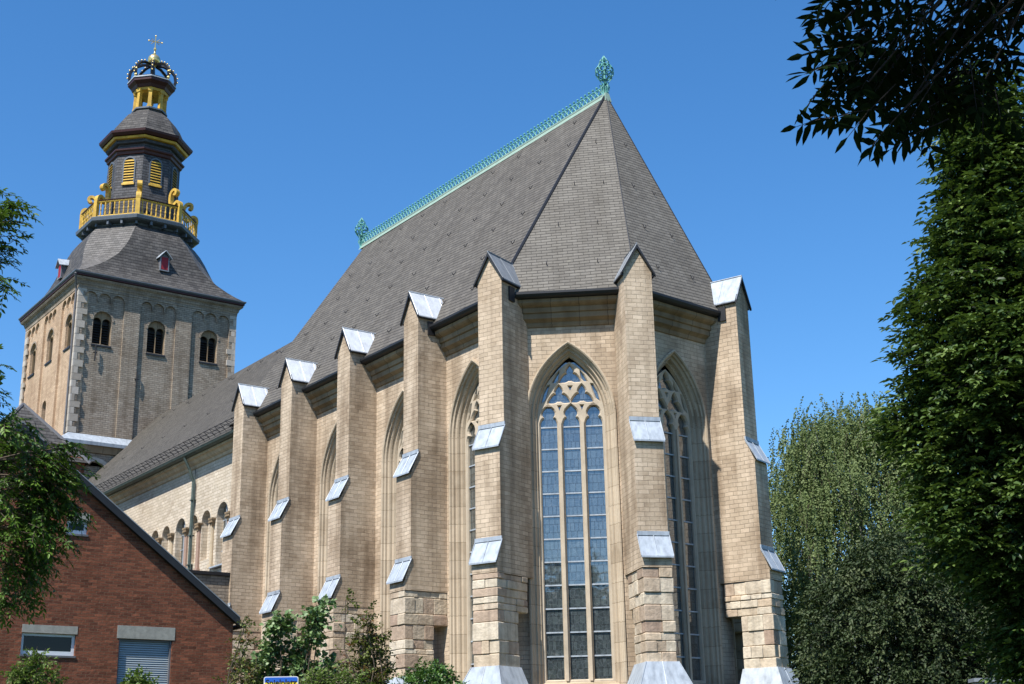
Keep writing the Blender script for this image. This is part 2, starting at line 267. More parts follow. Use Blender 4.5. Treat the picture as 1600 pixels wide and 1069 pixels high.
class MB:
    def __init__(s): s.v = []; s.f = []; s.t = []; s.tone = 0.5
    def add(s, vs, fs, tone=None):
        b = len(s.v); s.v += [tuple(x) for x in vs]; s.f += [tuple(b+i for i in f) for f in fs]; s.t += [s.tone if tone is None else tone]*len(fs)
    def box(s, x0, x1, y0, y1, z0, z1, fr=None, tone=None):
        """fr = (origin, U, N): x along U, y along N, z up"""
        vs = [Vector((x, y, z)) for z in (z0, z1) for x, y in ((x0, y0), (x1, y0), (x1, y1), (x0, y1))]
        if fr: O, U, N = fr; vs = [O + U*v.x + N*v.y + Vector((0, 0, v.z)) for v in vs]
        s.add(vs, [(0, 1, 2, 3), (4, 5, 6, 7), (0, 1, 5, 4), (1, 2, 6, 5), (2, 3, 7, 6), (3, 0, 4, 7)], tone)
    def hexa(s, b, t, tone=None):
        n = len(b); s.add(list(b)+list(t), [tuple(range(n)), tuple(range(n, 2*n))]+[(i, (i+1) % n, n+(i+1) % n, n+i) for i in range(n)], tone)
    def prism(s, poly, ex, tone=None):
        ex = Vector(ex); s.hexa([Vector(p) for p in poly], [Vector(p)+ex for p in poly], tone)
    def tube(s, pts, r, n=6, close=False, caps=True):
        pts = [Vector(p) for p in pts]; m = len(pts); rr = r if hasattr(r, '__len__') else [r]*m; rings = []
        prev = None
        for i, p in enumerate(pts):
            a = pts[(i-1) % m] if (close or i > 0) else p; c = pts[(i+1) % m] if (close or i < m-1) else p
            d = (c-a).normalized() if (c-a).length > 1e-9 else Vector((0, 0, 1))
            if prev is None: 
                q = Vector((0, 0, 1)) if abs(d.z) < .9 else Vector((1, 0, 0)); u = d.cross(q).normalized()
            else: u = (prev - d*prev.dot(d)).normalized()
            prev = u; v = d.cross(u)
            rings.append([p + (u*math.cos(2*PI*k/n)+v*math.sin(2*PI*k/n))*rr[i] for k in range(n)])
        vs = [x for rg in rings for x in rg]; fs = []
        for i in range(m if close else m-1):
            j = (i+1) % m
            fs += [(i*n+k, i*n+(k+1) % n, j*n+(k+1) % n, j*n+k) for k in range(n)]
        if caps and not close: fs += [tuple(range(n)), tuple((m-1)*n+k for k in range(n))]
        s.add(vs, fs)
    def loft(s, paths, close=False):
        n = len(paths[0]); vs = [p for pa in paths for p in pa]; fs = []
        for i in range(len(paths)-1):
            for k in range(n if close else n-1):
                fs.append((i*n+k, i*n+(k+1) % n, (i+1)*n+(k+1) % n, (i+1)*n+k))
        s.add(vs, fs)
    def sphere(s, c, r, nu=12, nv=8):
        c = Vector(c); rz = r if not hasattr(r, '__len__') else r[1]; r = r if not hasattr(r, '__len__') else r[0]
        s.loft([[c+Vector((r*math.sin(PI*j/nv)*math.cos(2*PI*i/nu), r*math.sin(PI*j/nv)*math.sin(2*PI*i/nu), rz*math.cos(PI*j/nv))) for i in range(nu)] for j in range(nv+1)], close=True)
    def slab(s, O, U, N, outer, holes, d0, d1, chamfer=0.0):
        """flat slab with holes in plane (U, Z); from depth d0 (front, along N) to d1 (back)"""
        Z = Vector((0, 0, 1)); P = lambda q, d: O+U*q[0]+Z*q[1]+N*d
        def orient(pl, ccw):
            a = sum(pl[i][0]*pl[(i+1) % len(pl)][1]-pl[(i+1) % len(pl)][0]*pl[i][1] for i in range(len(pl)))
            return list(pl) if (a > 0) == ccw else list(pl)[::-1]
        outer = orient(outer, True); holes = [orient(h, False) for h in holes]
        def off(pl, c):
            r = []; n = len(pl)
            for i in range(n):
                a = Vector(pl[i-1]); b = Vector(pl[i]); e = Vector(pl[(i+1) % n])
                n1 = Vector((-(b-a).y, (b-a).x)); n2 = Vector((-(e-b).y, (e-b).x))
                if n1.length > 1e-9: n1.normalize()
                if n2.length > 1e-9: n2.normalize()
                m_ = n1+n2; 
                if m_.length < 1e-6: m_ = n1
                m_.normalize(); r.append((b.x+m_.x*c, b.y+m_.y*c))
            return r
        for depth, front in ((d0, True), (d1, False)):
            hs = [off(h, chamfer) if (front and chamfer) else h for h in holes]
            loops = [outer]+hs; tri = tessellate_polygon([[Vector((a, b, 0)) for a, b in lp] for lp in loops])
            flat = [q for lp in loops for q in lp]; s.add([P(q, depth) for q in flat], [tuple(t) for t in tri])
        for lp in [outer]: 
            n = len(lp); s.add([P(q, d0) for q in lp]+[P(q, d1) for q in lp], [(i, (i+1) % n, n+(i+1) % n, n+i) for i in range(n)])
        for h in holes:
            n = len(h)
            if chamfer:
                hf = off(h, chamfer); dm = d0-(chamfer*1.4 if d0 > d1 else -chamfer*1.4)
                s.add([P(q, d0) for q in hf]+[P(q, dm) for q in h]+[P(q, d1) for q in h], [(i+k*n, (i+1) % n+k*n, (k+1)*n+(i+1) % n, (k+1)*n+i) for i in range(n) for k in (0, 1)])
            else: s.add([P(q, d0) for q in h]+[P(q, d1) for q in h], [(i, (i+1) % n, n+(i+1) % n, n+i) for i in range(n)])
    def build(s, name, mat, parent=None, smooth=False, label=None, uv=True, recalc=True):
        me = bpy.data.meshes.new(name); off = woff(parent) if parent else Vector((0, 0, 0))
        me.from_pydata([(v[0]-off.x, v[1]-off.y, v[2]-off.z) for v in s.v], [], s.f); me.update()
        at = me.attributes.new('tone', 'FLOAT', 'FACE'); at.data.foreach_set('value', s.t)
        bm = bmesh.new(); bm.from_mesh(me); bmesh.ops.remove_doubles(bm, verts=bm.verts, dist=1e-5)
        if recalc: bmesh.ops.recalc_face_normals(bm, faces=bm.faces)
        bm.to_mesh(me); bm.free()
        if smooth:
            for p in me.polygons: p.use_smooth = True
        if uv: auto_uv(me)
        me.materials.append(mat); o = bpy.data.objects.new(name, me); COL.objects.link(o)
        if parent: o.parent = parent
        if label: o['label'] = label
        return o
def V2(x, y): return Vector((x, y, 0))
def arch(hw, zs, z0, k=2.0, n=14, inset=0.0):
    """pointed arch outline (s, z), from lower right, over the apex, to lower left. k*hw is the arc radius"""
    r = k*hw-inset; c = k*hw-hw; w_ = hw-inset
    amax = math.acos(c/r); pts = [(w_, z0)]
    for i in range(n+1):
        a = amax*i/n; pts.append((-c+r*math.cos(a), zs+r*math.sin(a)))
    for i in range(n-1, -1, -1):
        a = amax*i/n; pts.append((c-r*math.cos(a), zs+r*math.sin(a)))
    pts.append((-w_, z0)); return pts
def rarch(cx, hw, zs, z0, n=10):
    return [(cx+hw, z0)]+[(cx+hw*math.cos(PI*i/n), zs+hw*math.sin(PI*i/n)) for i in range(n+1)]+[(cx-hw, z0)]
GZ = -1.6

# ------------------------------------------------------------------ setting
g = MB(); g.add([(-1500, -1500, GZ), (1500, -1500, GZ), (1500, 1500, GZ), (-1500, 1500, GZ)], [(0, 1, 2, 3)]); tag(g.build('ground', M['grass']), kind='structure')
g = MB(); g.prism([(12, -60, GZ), (70, -20, GZ), (66, -12, GZ), (8, -52, GZ)], (0, 0, .004)); g.build('road', M['asphalt'])['kind'] = 'structure'
g = MB(); g.prism([(8, -52, GZ), (66, -12, GZ), (64, -9, GZ), (6, -49, GZ)], (0, 0, .13)); g.build('pavement', M['paving'])['kind'] = 'structure'

# ------------------------------------------------------------------ THE CHURCH CHOIR
church = empty('gothic_church', (0, 0, GZ), 'large gothic brick church with buttresses, tall pointed windows and a steep slate roof', 'church')
WY = -5.5; BW = .963/2; D0, D1, D2 = 1.194, 1.469, 1.707
ZP, ZE, T1, B1, T2, B2, ZB = 16.77, 15.91, 10.78, 10.07, 7.07, 6.38, 3.20
P5 = V2(2.488, WY); P6 = V2(5.208, -2.411); P7 = V2(4.835, 1.836); P8 = V2(1.5, 5.1)
BX = [-15.98, -11.424, -6.603, -1.70]
dirv = lambda a: V2(math.cos(RAD(a)), math.sin(RAD(a)))
butts = [(V2(x, WY), V2(0, -1)) for x in BX]+[(P5+V2(.14, .06), dirv(-70)), (P6, dirv(-23.9)), (P7, dirv(19.2)), (P8, dirv(100))]
OG, ZG = .723, 15.42
AP = Vector((.748, .861, 25.86)); RW = Vector((-18.86, .861, 25.80))
facets = [(V2(-17.6, WY), P5), (P5, P6), (P6, P7), (P7, P8), (P8, V2(-17.6, 5.1))]
def frame(a, b):
    u = (b-a).normalized(); n = Vector((u.y, -u.x, 0)); return u, n
# windows: (facet index, centre along, half width)
wins = []
a, b = facets[0]
for i in range(3): wins.append((0, ((BX[i]+BX[i+1])/2 - a.x)+.04, 1.12))
wins.append((0, ((BX[3]+P5.x)/2 - a.x)+.07, 1.12)); wins.append((1, 2.055, 1.12)); wins.append((2, 2.12, 1.12)); wins.append((3, 2.1, 1.12))
ZS, ZSILL = 11.3, 2.85
HO = 1.50
wl = MB()
for fi, (a, b) in enumerate(facets):
    u, n = frame(a, b); ln = (b-a).length
    holes = [[(c+s_, z) for s_, z in arch(HO, ZS, ZSILL-.25)] for f, c, hw in wins if f == fi]
    wl.slab(a, u, n, [(0, GZ), (ln, GZ), (ln, 15.3), (0, 15.3)], holes, 0, -.5)
wl.build('wall', M['tuff'], church)
# added dark core, keeps light from shining through the openings
cr = MB(); core = [V2(-17.4, WY+.75), V2(2.1, WY+.75), V2(4.5, -2.0), V2(4.1, 1.5), V2(1.5, 4.4), V2(-17.4, 4.4)]
cr.hexa([p+Vector((0, 0, GZ)) for p in core], [p+Vector((0, 0, 15.2)) for p in core]); cr.build('dark_backing', M['dark'], church)
def lighthole(cx, z0, zs, h):
    R = [(h, z0), (h, zs), (.97*h, zs+.09), (.84*h, zs+.19), (.62*h, zs+.255), (.54*h, zs+.27), (.62*h, zs+.30), (.74*h, zs+.36), (.76*h, zs+.44), (.62*h, zs+.53), (.34*h, zs+.61), (0, zs+.70)]
    return [(cx+x, z) for x, z in R]+[(cx-x, z) for x, z in R[-2::-1]]
def trefoil(cx, cz, r, n=36, flip=1):
    H = [(0, 1.0), (.12, .84), (.24, .66), (.31, .46), (.27, .33), (.25, .27), (.37, .25), (.55, .12), (.74, -.12), (.86, -.34), (.93, -.52), (.70, -.54), (.45, -.55), (.28, -.50), (.16, -.42), (.10, -.40), (0, -.43)]
    r *= 1.08; return [(cx+x*r, cz+z*r) for x, z in H]+[(cx-x*r, cz+z*r) for x, z in H[-2:0:-1]]
PROF = [(0, -.01), (0, .06), (.05, .075), (.09, .05), (.10, -.02), (.15, -.05), (.155, -.13), (.20, -.17), (.24, -.15), (.265, -.20), (.27, -.27), (.31, -.31), (.345, -.30), (.37, -.36), (.385, -.42)]
def window(fi, c, hw):
    a, b = facets[fi]; u, n = frame(a, b); O = a+u*c
    m = MB(); holes = [lighthole(x, ZSILL+.05, 11.12, .275) for x in (-.75, 0, .75)]
    holes += [trefoil(x, 12.10, .37) for x in (-.385, .385)]+[trefoil(0, 12.80, .36)]
    holes += [[(x-.05, 11.78), (x+.05, 11.78), (x, 11.62)] for x in (-.375, .375)]
    holes += [[(-.06, 12.45), (.06, 12.45), (0, 12.30)]]
    for s_ in (-1, 1):
        holes.append([(s_*x, z) for x, z in ((.985, 11.90), (.90, 12.22), (.76, 12.48), (.70, 12.50), (.79, 12.2), (.86, 12.0))])
        holes.append([(s_*x, z) for x, z in ((.58, 12.60), (.47, 12.80), (.35, 12.98), (.40, 12.70), (.48, 12.6))])
    m.slab(O, u, n, arch(hw+.03, ZS, ZSILL-.05), holes, -.40, -.60, chamfer=.045)
    for x in (-.375, .375):  # mullion rolls
        m.box(x-.045, x+.045, -.40, -.335, ZSILL, 11.2, (O, u, n))
    wo = m.build('window', M['tracery'], church)
    s = MB(); s.loft([[O+u*q[0]+n*d+Vector((0, 0, q[1])) for q in arch(HO, ZS, ZSILL-.25, inset=i_)] for i_, d in PROF])
    # sloping sill
    s.hexa([O+u*x+n*y+Vector((0, 0, z)) for x, y, z in ((-HO, .06, 2.3), (HO, .06, 2.3), (HO, -.6, 2.3), (-HO, -.6, 2.3))],
           [O+u*x+n*y+Vector((0, 0, z)) for x, y, z in ((-HO, .06, 2.62), (HO, .06, 2.62), (HO, -.6, 2.9), (-HO, -.6, 2.9))])
    s.build('window_surround', M['surround'], wo, smooth=False)
    gl = MB(); zs = [ZSILL]+[11.07-.745*k for k in range(10, -1, -1)]
    def pane(x0, x1, z0, z1):
        t1, t2 = random.uniform(-.010, .010), random.uniform(-.008, .008)
        P = lambda x, z: O+u*x+n*(-.53+t1*(x-x0)/.5+t2*(z-z0))+Vector((0, 0, z))
        gl.add([P(x0, z0), P(x1, z0), P(x1, z1), P(x0, z1)], [(0, 1, 2, 3)])
    for x in (-.75, 0, .75):
        for k in range(len(zs)-1): pane(x-.33, x+.33, zs[k], zs[k+1])
    pane(-1.1, 1.1, 11.075, 12.0); pane(-1.0, 1.0, 12.004, 12.6); pane(-.75, .75, 12.604, 13.3)
    gl.build('glass', M['glass'], wo, recalc=False)
    for k in range(11):
        z = 11.07-.745*k; ba = MB(); ba.box(-1.06, 1.06, -.525, -.485, z-.022, z+.022, (O, u, n)); ba.build('saddle_bar', M['zinc'], wo)
for wdef in wins: window(*wdef)

# cornice + gutter following the eaves
cpts = [V2(-16.2, WY), P5, P6, P7, P8, V2(-17.6, 5.1)]
def offpts(pts, o):
    r = []
    for i, p in enumerate(pts):
        ns = []
        if i > 0: ns.append(frame(pts[i-1], p)[1])
        if i < len(pts)-1: ns.append(frame(p, pts[i+1])[1])
        if len(ns) == 1: r.append(p+ns[0]*o)
        else:
            m_ = (ns[0]+ns[1]).normalized(); r.append(p+m_*(o/m_.dot(ns[0])))
    return r
def run(prof, pts, mb):
    mb.loft([[p+Vector((0, 0, z)) for p in offpts(pts, o)] for o, z in prof])
c_ = MB(); run([(-.02, 14.40), (.05, 14.42), (.08, 14.50), (.08, 14.56), (.17, 14.62), (.24, 14.66), (.24, 14.84), (.30, 14.86), (.32, 14.94), (.32, 15.02), (.45, 15.08), (.52, 15.14), (.53, 15.26), (.1, 15.27)], cpts, c_)
c_.build('cornice', M['stone_dark'], church)
c_ = MB(); run([(.10, 15.275), (.60, 15.275), (.70, 15.30), (.75, 15.38), (.75, 15.46), (.68, 15.47), (.62, 15.38), (.1, 15.38)], cpts, c_)
c_.build('gutter', M['black'], church)
# main roof
e = [p+Vector((0, 0, ZG)) for p in offpts([V2(-18.2, WY), P5, P6, P7, P8, V2(-18.2, 5.1)], OG-.03)]
rf = MB(); W2 = Vector((-18.2, AP.y, AP.z))
rf.add([e[0], e[1], AP, Vector((-18.3, AP.y, AP.z-.05))], [(0, 1, 2, 3)]); rf.add([e[4], e[5], Vector((-18.3, AP.y, AP.z-.05)), AP], [(0, 1, 2, 3)])
rf.add([e[0], e[5], Vector((-18.3, AP.y, AP.z-.05))], [(0, 1, 2)])
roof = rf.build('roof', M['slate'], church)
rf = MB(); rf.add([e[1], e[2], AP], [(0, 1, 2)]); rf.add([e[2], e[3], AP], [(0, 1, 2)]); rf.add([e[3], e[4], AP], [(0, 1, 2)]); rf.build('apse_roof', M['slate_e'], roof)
rf = MB()
for k, o_ in ((1, .03), (2, .02), (3, .02), (4, .02)):
    d = (AP-e[k]); rf.tube([e[k]+Vector((0, 0, .02)), AP+Vector((0, 0, .02))], .055 if k == 1 else .02, 5)
rf.build('hip_strip', M['black'], roof)  # black strips; the thick first one draws the hip's shadow line
# snow hooks
hk = MB(); hk.box(-.009, .009, 0, .015, 0, .22); hk.box(-.009, .009, .015, .09, 0, .018); hk.box(-.009, .009, .075, .09, 0, .06)
def hooks(pts, A, B_, C_):
    nrm = (B_-A).cross(C_-A).normalized(); nrm = nrm if nrm.z > 0 else -nrm
    return pts, nrm
hook_me = None
def put_hook(p, nrm, s=1.0):
    global hook_me
    upv = (Vector((0, 0, 1))-nrm*nrm.z).normalized(); right = nrm.cross(upv)
    if hook_me is None:
        o = hk.build('snow_hook', M['iron'], None); hook_me = o
    else: o = hook_me.copy(); COL.objects.link(o)
    o.parent = roof; mw = Matrix((right, nrm, upv)).transposed().to_4x4(); mw.translation = p-woff(roof); o.matrix_local = mw
nS = (e[1]-e[0]).cross(AP-e[0]).normalized(); nS = nS if nS.z > 0 else -nS
upS = (Vector((0, 0, 1))-nS*nS.z).normalized()
cnt = 0
for r in range(6):
    for k in range(13):
        x = -16.6+k*1.9+(.9 if r % 2 else 0); dist = 1.2+r*2.05; p = e[0]+Vector((x-e[0].x, 0, 0))+upS*dist
        # inside hip?
        if x > AP.x+(e[1].x-AP.x)*(1-dist/12.6)-.5 or cnt > 62: continue
        put_hook(p+nS*.01, nS); cnt += 1
for fa, fb in ((1, 2), (2, 3)):
    A, B_ = e[fa], e[fb]; nn = (B_-A).cross(AP-A).normalized(); nn = nn if nn.z > 0 else -nn
    for t_, fr in ((.12, (.3, .72)), (.30, (.28, .7)), (.50, (.3, .75)), (.72, (.5,))):
        for q in fr: put_hook((A.lerp(AP, t_)).lerp(B_.lerp(AP, t_), q)+nn*.01, nn)

# ridge flashing + openwork cresting
rd = MB(); zr = AP.z; x0, x1 = -18.75, .72
rd.add([(x0, AP.y-.16, zr-.22), (x1, AP.y-.16, zr-.22), (x1, AP.y, zr+.05), (x0, AP.y, zr+.05), (x0, AP.y+.16, zr-.22), (x1, AP.y+.16, zr-.22)], [(0, 1, 2, 3), (3, 2, 5, 4)])
rd.box(x0, x1, AP.y-.03, AP.y+.03, zr+.03, zr+.10)
rd.build('ridge_flashing', M['copper_pale'], roof)
rc = MB(); n = 78; st = (x1-x0-.3)/n; Y = AP.y
rc.box(x0, x1, Y-.02, Y+.02, zr+.40, zr+.43)
for i in range(n):
    x = x0+.15+st*i; z0, z1 = zr+.09, zr+.41
    for a_, b_ in (((x, z0), (x+st, z1)), ((x+st, z0), (x, z1))): rc.tube([(a_[0], Y, a_[1]), (b_[0], Y, b_[1])], .026, 4)
    rc.tube([(x+st/2+math.cos(t_)*.06, Y, (z0+z1)/2+math.sin(t_)*.07) for t_ in np.linspace(0, 2*PI, 7)[:-1]], .016, 4, close=True)
    rc.tube([(x+st/2, Y, z1), (x+st/2, Y, z1+.08)], .018, 4); rc.sphere((x+st/2, Y, z1+.12), .052, 6, 4)
rc.build('ridge_cresting', M['copper'], roof)
def finial(x, y, z, s, nm='finial'):
    m = MB(); bm = bmesh.new(); bmesh.ops.create_icosphere(bm, subdivisions=2, radius=.36*s)
    c = Vector((x, y, z+1.0*s)); bm.faces.ensure_lookup_table()
    cen = {f.index: c+f.calc_center_median().normalized()*.365*s for f in bm.faces}
    for ed in bm.edges:
        f1, f2 = ed.link_faces; m.tube([cen[f1.index], cen[f2.index]], .026*s, 4, caps=False)
    bm.free()
    m.tube([(x, y, z-.1), (x, y, z+.3*s), (x, y, z+.62*s), (x, y, z+1.3*s), (x, y, z+1.5*s), (x, y, z+1.74*s)], [.12*s, .085*s, .05*s, .03*s, .035*s, .012*s], 6)
    for k in range(6):
        a_ = k*PI/3; ca, sa = math.cos(a_), math.sin(a_)
        m.tube([(x+ca*r*s, y+sa*r*s, z+h*s) for r, h in ((.07, 0), (.17, .25), (.08, .42), (.20, .62), (.30, .74))], .022*s, 4)
        m.tube([(x+ca*r*s, y+sa*r*s, z+h*s) for r, h in ((.22, 1.33), (.17, 1.44), (.17, 1.49), (.08, 1.60), (.015, 1.72))], .020*s, 4)
        m.tube([(x+ca*r*s, y+sa*r*s, z+h*s) for r, h in ((.08, .2), (.18, .30), (.16, .42), (.10, .38))], .02*s, 4)
    for r, h in ((.19, 1.44), (.10, 1.57), (.11, .44)):
        m.tube([(x+r*s*math.cos(t_), y+r*s*math.sin(t_), z+h*s) for t_ in np.linspace(0, 2*PI, 9)[:-1]], .02*s, 4, close=True)
    return m.build(nm, M['copper'], roof)
finial(AP.x-.02, AP.y, AP.z+.02, 1.0); finial(-18.72, AP.y, AP.z-.02, .92)
fx = MB(); fx.hexa([AP+Vector((a_*.16, b_*.16, -.34)) for a_, b_ in ((-1, -1), (1, -1), (1, 1), (-1, 1))], [AP+Vector((a_*.09, b_*.09, .05)) for a_, b_ in ((-1, -1), (1, -1), (1, 1), (-1, 1))]); fx.build('apex_cap', M['copper_pale'], roof)

# ---- buttresses
def stone_stack(mb, fr, x0, x1, y0, y1, z0, z1, seed, rowh=(.26, .46)):
    """irregular ashlar: courses of rough blocks skinning a box on 3 outer faces"""
    rr = random.Random(seed); z = z0
    while z < z1-.05:
        h = rr.choice((rr.uniform(.16, .26), rr.uniform(*rowh), rr.uniform(.3, .56))); 
        if z+h > z1-.14: h = z1-z
        # front row: y1 face, and side faces by full-depth blocks
        nf = rr.choice((1, 1, 2, 2, 3)); cuts = sorted([x0, x1]+[x0+(x1-x0)*(k+rr.uniform(-.18, .18))/nf for k in range(1, nf)])
        dep = rr.uniform(.32, .6)
        for k in range(nf):
            j = rr.uniform(-.03, .02); jx0 = rr.uniform(-.025, .015) if k == 0 else 0; jx1 = rr.uniform(-.015, .025) if k == nf-1 else 0
            blk(mb, fr, cuts[k]+jx0+.003, cuts[k+1]+jx1-.003, y1-dep, y1+j, z+.004, z+h-.004, rr)
        y = y1-dep
        while y > y0+.05:
            l = rr.uniform(.3, .75); yn = max(y0, y-l); 
            if yn-y0 < .15: yn = y0
            for sx in (0, 1):
                j = rr.uniform(-.035, .02)
                if sx: blk(mb, fr, (x0+x1)/2, x1+j, yn+.005, y-.005, z+.006, z+h-.006, rr)
                else: blk(mb, fr, x0-j, (x0+x1)/2, yn+.005, y-.005, z+.006, z+h-.006, rr)
            y = yn
        z += h
    mb.box(x0+.05, x1-.05, y0+.03, y1-.06, z0+.01, z1-.01, fr, tone=.12)
def blk(mb, fr, x0, x1, y0, y1, z0, z1, rr):
    O, U, N = fr; c = min(.022, (z1-z0)*.12); tone = rr.random(); Z = Vector((0, 0, 1))
    j = lambda: rr.uniform(-.006, .006)
    P = lambda x, y, z: O+U*(x+j())+N*(y+j())+Z*(z+j())
    # chamfered block: 3 rings in z
    rings = []
    for z, i in ((z0, c), (z0+c, 0), (z1-c, 0), (z1, c)):
        rings.append([P(x0+i, y0+i, z), P(x1-i, y0+i, z), P(x1-i, y1-i-.3*c, z), P(x1-i-c, y1-i, z), P(x0+i+c, y1-i, z), P(x0+i, y1-i-.3*c, z)])
    vs = [p for r in rings for p in r]; n = 6; fs = [tuple(range(n)), tuple(3*n+k for k in range(n))]
    for i in range(3): fs += [(i*n+k, i*n+(k+1) % n, (i+1)*n+(k+1) % n, (i+1)*n+k) for k in range(n)]
    mb.add(vs, fs, tone)
def weathering(mb, fr, y_in, y_out, zt, zb, w_):
    O, U, N = fr; Z = Vector((0, 0, 1)); ov = .035
    P = lambda x, y, z: O+U*x+N*y+Z*z
    th = .035; yo = y_out+.11; zb2 = zb-.02
    top = [P(-w_-ov, y_in-.02, zt), P(w_+ov, y_in-.02, zt), P(w_+ov, yo, zb2), P(-w_-ov, yo, zb2)]
    mb.hexa([p-Z*.05 for p in top], top)
    mb.box(-w_-ov, w_+ov, y_in-.02, y_in+.025, zt-.03, zt+.10, fr)         # upstand
    for x in (-w_-ov, w_+ov, 0.0):                                        # standing seams
        mb.tube([P(x, y_in, zt+.005), P(x, yo, zb2+.005)], .014, 4)
for bi, (v, n) in enumerate(butts):
    u = Vector((-n.y, n.x, 0)); fr = (v, u, n); w_ = BW
    m = MB(); P = lambda x, y, z: v+u*x+n*y+Vector((0, 0, z))
    # brick shaft: pentagonal gable head, tiers widening outwards
    def tier(y1a, y1b, z0, z1, y0=-.3): m.box(-w_, w_, y0, y1a, z0, z1, fr)
    prof = [(-w_, T1), (w_, T1), (w_, ZE), (0, ZP-.06), (-w_, ZE)]
    m.prism([P(x, -.3, z) for x, z in prof], n*(D0+.3))
    # middle tier with sloping shoulder under the zinc
    sh = [(-.3, 4.95), (D1, 4.95), (D1, B1-.02), (D0, T1-.03), (-.3, T1)]
    zlow = 4.95
    if bi >= 0:
        yl = D1; m.prism([P(-w_, y, z) for y, z in ((-.3, B2+.3), (D1, B2+.3), (D1, B1-.06), (D0, T1-.06), (D0, T1), (-.3, T1))], u*(2*w_))
        m.prism([P(-w_, y, z) for y, z in ((-.3, B2-.35), (D2, B2-.35), (D2, B2-.06), (D1, T2-.06), (D1, B2+.31), (-.3, B2+.31))], u*(2*w_))
    mat = M['tuff']; bo = m.build('buttress', mat, church)
    s = MB(); zt = B2-.355
    stone_stack(s, fr, -w_+.01, w_-.01, .02, D2-.01, 4.9, zt, 40+bi, (.28, .46) if bi in (5, 6) else (.24, .42))
    stone_stack(s, fr, -w_+.01, w_-.01, .56, D2-.01, ZB-.02, 4.9, 60+bi)
    s.box(-w_-.25, w_+.25, .5, D2+.3, GZ, 2.35, fr, tone=.5)
    s.build('ashlar_base', M['ashlar'], bo)
    z_ = MB(); weathering(z_, fr, D0, D1, T1, B1, w_); z_.build('upper_weathering', M['zinc'], bo)
    z_ = MB(); weathering(z_, fr, D1, D2, T2, B2, w_); z_.build('lower_weathering', M['zinc'], bo)
    sk = MB(); sk.hexa([P(x, y, 2.30) for x, y in ((-w_-.42, .45), (w_+.42, .45), (w_+.42, D2+.42), (-w_-.42, D2+.42))], [P(x, y, ZB+.02) for x, y in ((-w_-.03, .52), (w_+.03, .52), (w_+.03, D2+.03), (-w_-.03, D2+.03))])
    for x_, a_ in ((-w_-.03, -w_-.42), (w_+.03, w_+.42), (0, 0)): sk.tube([P(x_, D2+.035, ZB+.02), P(a_, D2+.425, 2.30)], .016, 4)
    sk.build('base_skirt', M['zinc'], bo)
    # zinc gable cap
    cp = MB(); ov = .10; yb = -.10 if bi < 4 else -.25; yf = D0+.09; dz = (ZP-ZE)/w_
    ridge = ZP+.02; ev = ZE-ov*dz+.02
    for sx in (-1, 1):
        a4 = [P(0, yb, ridge), P(0, yf, ridge), P(sx*(w_+ov), yf, ev), P(sx*(w_+ov), yb, ev)]
        cp.hexa([p-Vector((0, 0, .05)) for p in a4], a4)
        for q in np.linspace(yb+.1, yf-.02, 3): cp.tube([P(0, q, ridge+.005), P(sx*(w_+ov), q, ev+.005)], .012, 4)
    cp.tube([P(0, yb-.1, ridge+.01), P(0, yf, ridge+.01)], .03, 5)
    # upturned flashing where the cap meets the slates
    sxs = (1,) if bi < 5 else (-1, 1) if bi == 5 else (-1,)
    for sx in sxs: cp.hexa([P(sx*(w_-.02), yb+.32, ZE-.15), P(sx*(w_+.26), yb+.2, ZE-.2), P(sx*(w_+.22), yb-.15, ZE+.05), P(0, yb-.28, ZP-.1)], [P(sx*(w_-.02), yb+.34, ZE-.1), P(sx*(w_+.26), yb+.22, ZE-.14), P(sx*(w_+.22), yb-.13, ZE+.1), P(0, yb-.26, ZP+.02)])
    cp.build('zinc_cap', M['zinc_cap'] if bi in (4, 5) else M['zinc_brightened'] if bi < 4 else M['zinc'], bo)
    bb = MB()
    for sx in (-1, 1):
        a4 = [P(0, yf+.012, ridge-.02), P(sx*(w_+ov+.015), yf+.012, ev-.02), P(sx*(w_+ov+.015), yf+.012, ev-.10), P(0, yf+.012, ridge-.16)]
        bb.prism(a4, -n*(.075))
        bb.box(min(sx*(w_), sx*(w_+ov)), max(sx*(w_), sx*(w_+ov)), yb+.3, yf-.08, ev-.075, ev-.035, fr)
    bb.build('barge_board', M['black'], bo)
    if bi in (3, 4, 6): 
        sp = MB(); sx = 1 if bi < 5 else -1; sp.box(min(sx*(w_-.1), sx*(w_+.06)), max(sx*(w_-.1), sx*(w_+.06)), .50, .80, 15.1, 15.6, fr); sp.build('gutter_outlet', M['black'], bo)

# ------------------------------------------------------------------ nave
XN = -44.95; ZGN = 15.10; ZRN = 22.80
nw = MB()
blind = []
grp = []
for c0 in (-19.99, -24.80, -29.6, -34.4, -39.2):
    grp.append((c0, True)); blind += [(c0-1.72, False), (c0+1.64, False)]
holes = []
for c0, t_ in grp: holes.append([(x, z) for x, z in rarch(c0+.1, .60, 11.72, 9.3)])
for c0, t_ in blind: holes.append([(x, z) for x, z in rarch(c0, .50, 11.70, 9.9)])
nw.slab(V2(0, WY), V2(1, 0), V2(0, -1), [(XN, GZ), (-16.2, GZ), (-16.2, 14.95), (XN, 14.95)], holes, .0, -.35)
nw.add([(XN, WY+.3, GZ), (-16.2, WY+.3, GZ), (-16.2, WY+.3, 15), (XN, WY+.3, 15)], [(0, 1, 2, 3)])
nave = nw.build('nave_wall', M['nave_tuff'], church)
aw = MB(); ag = MB()
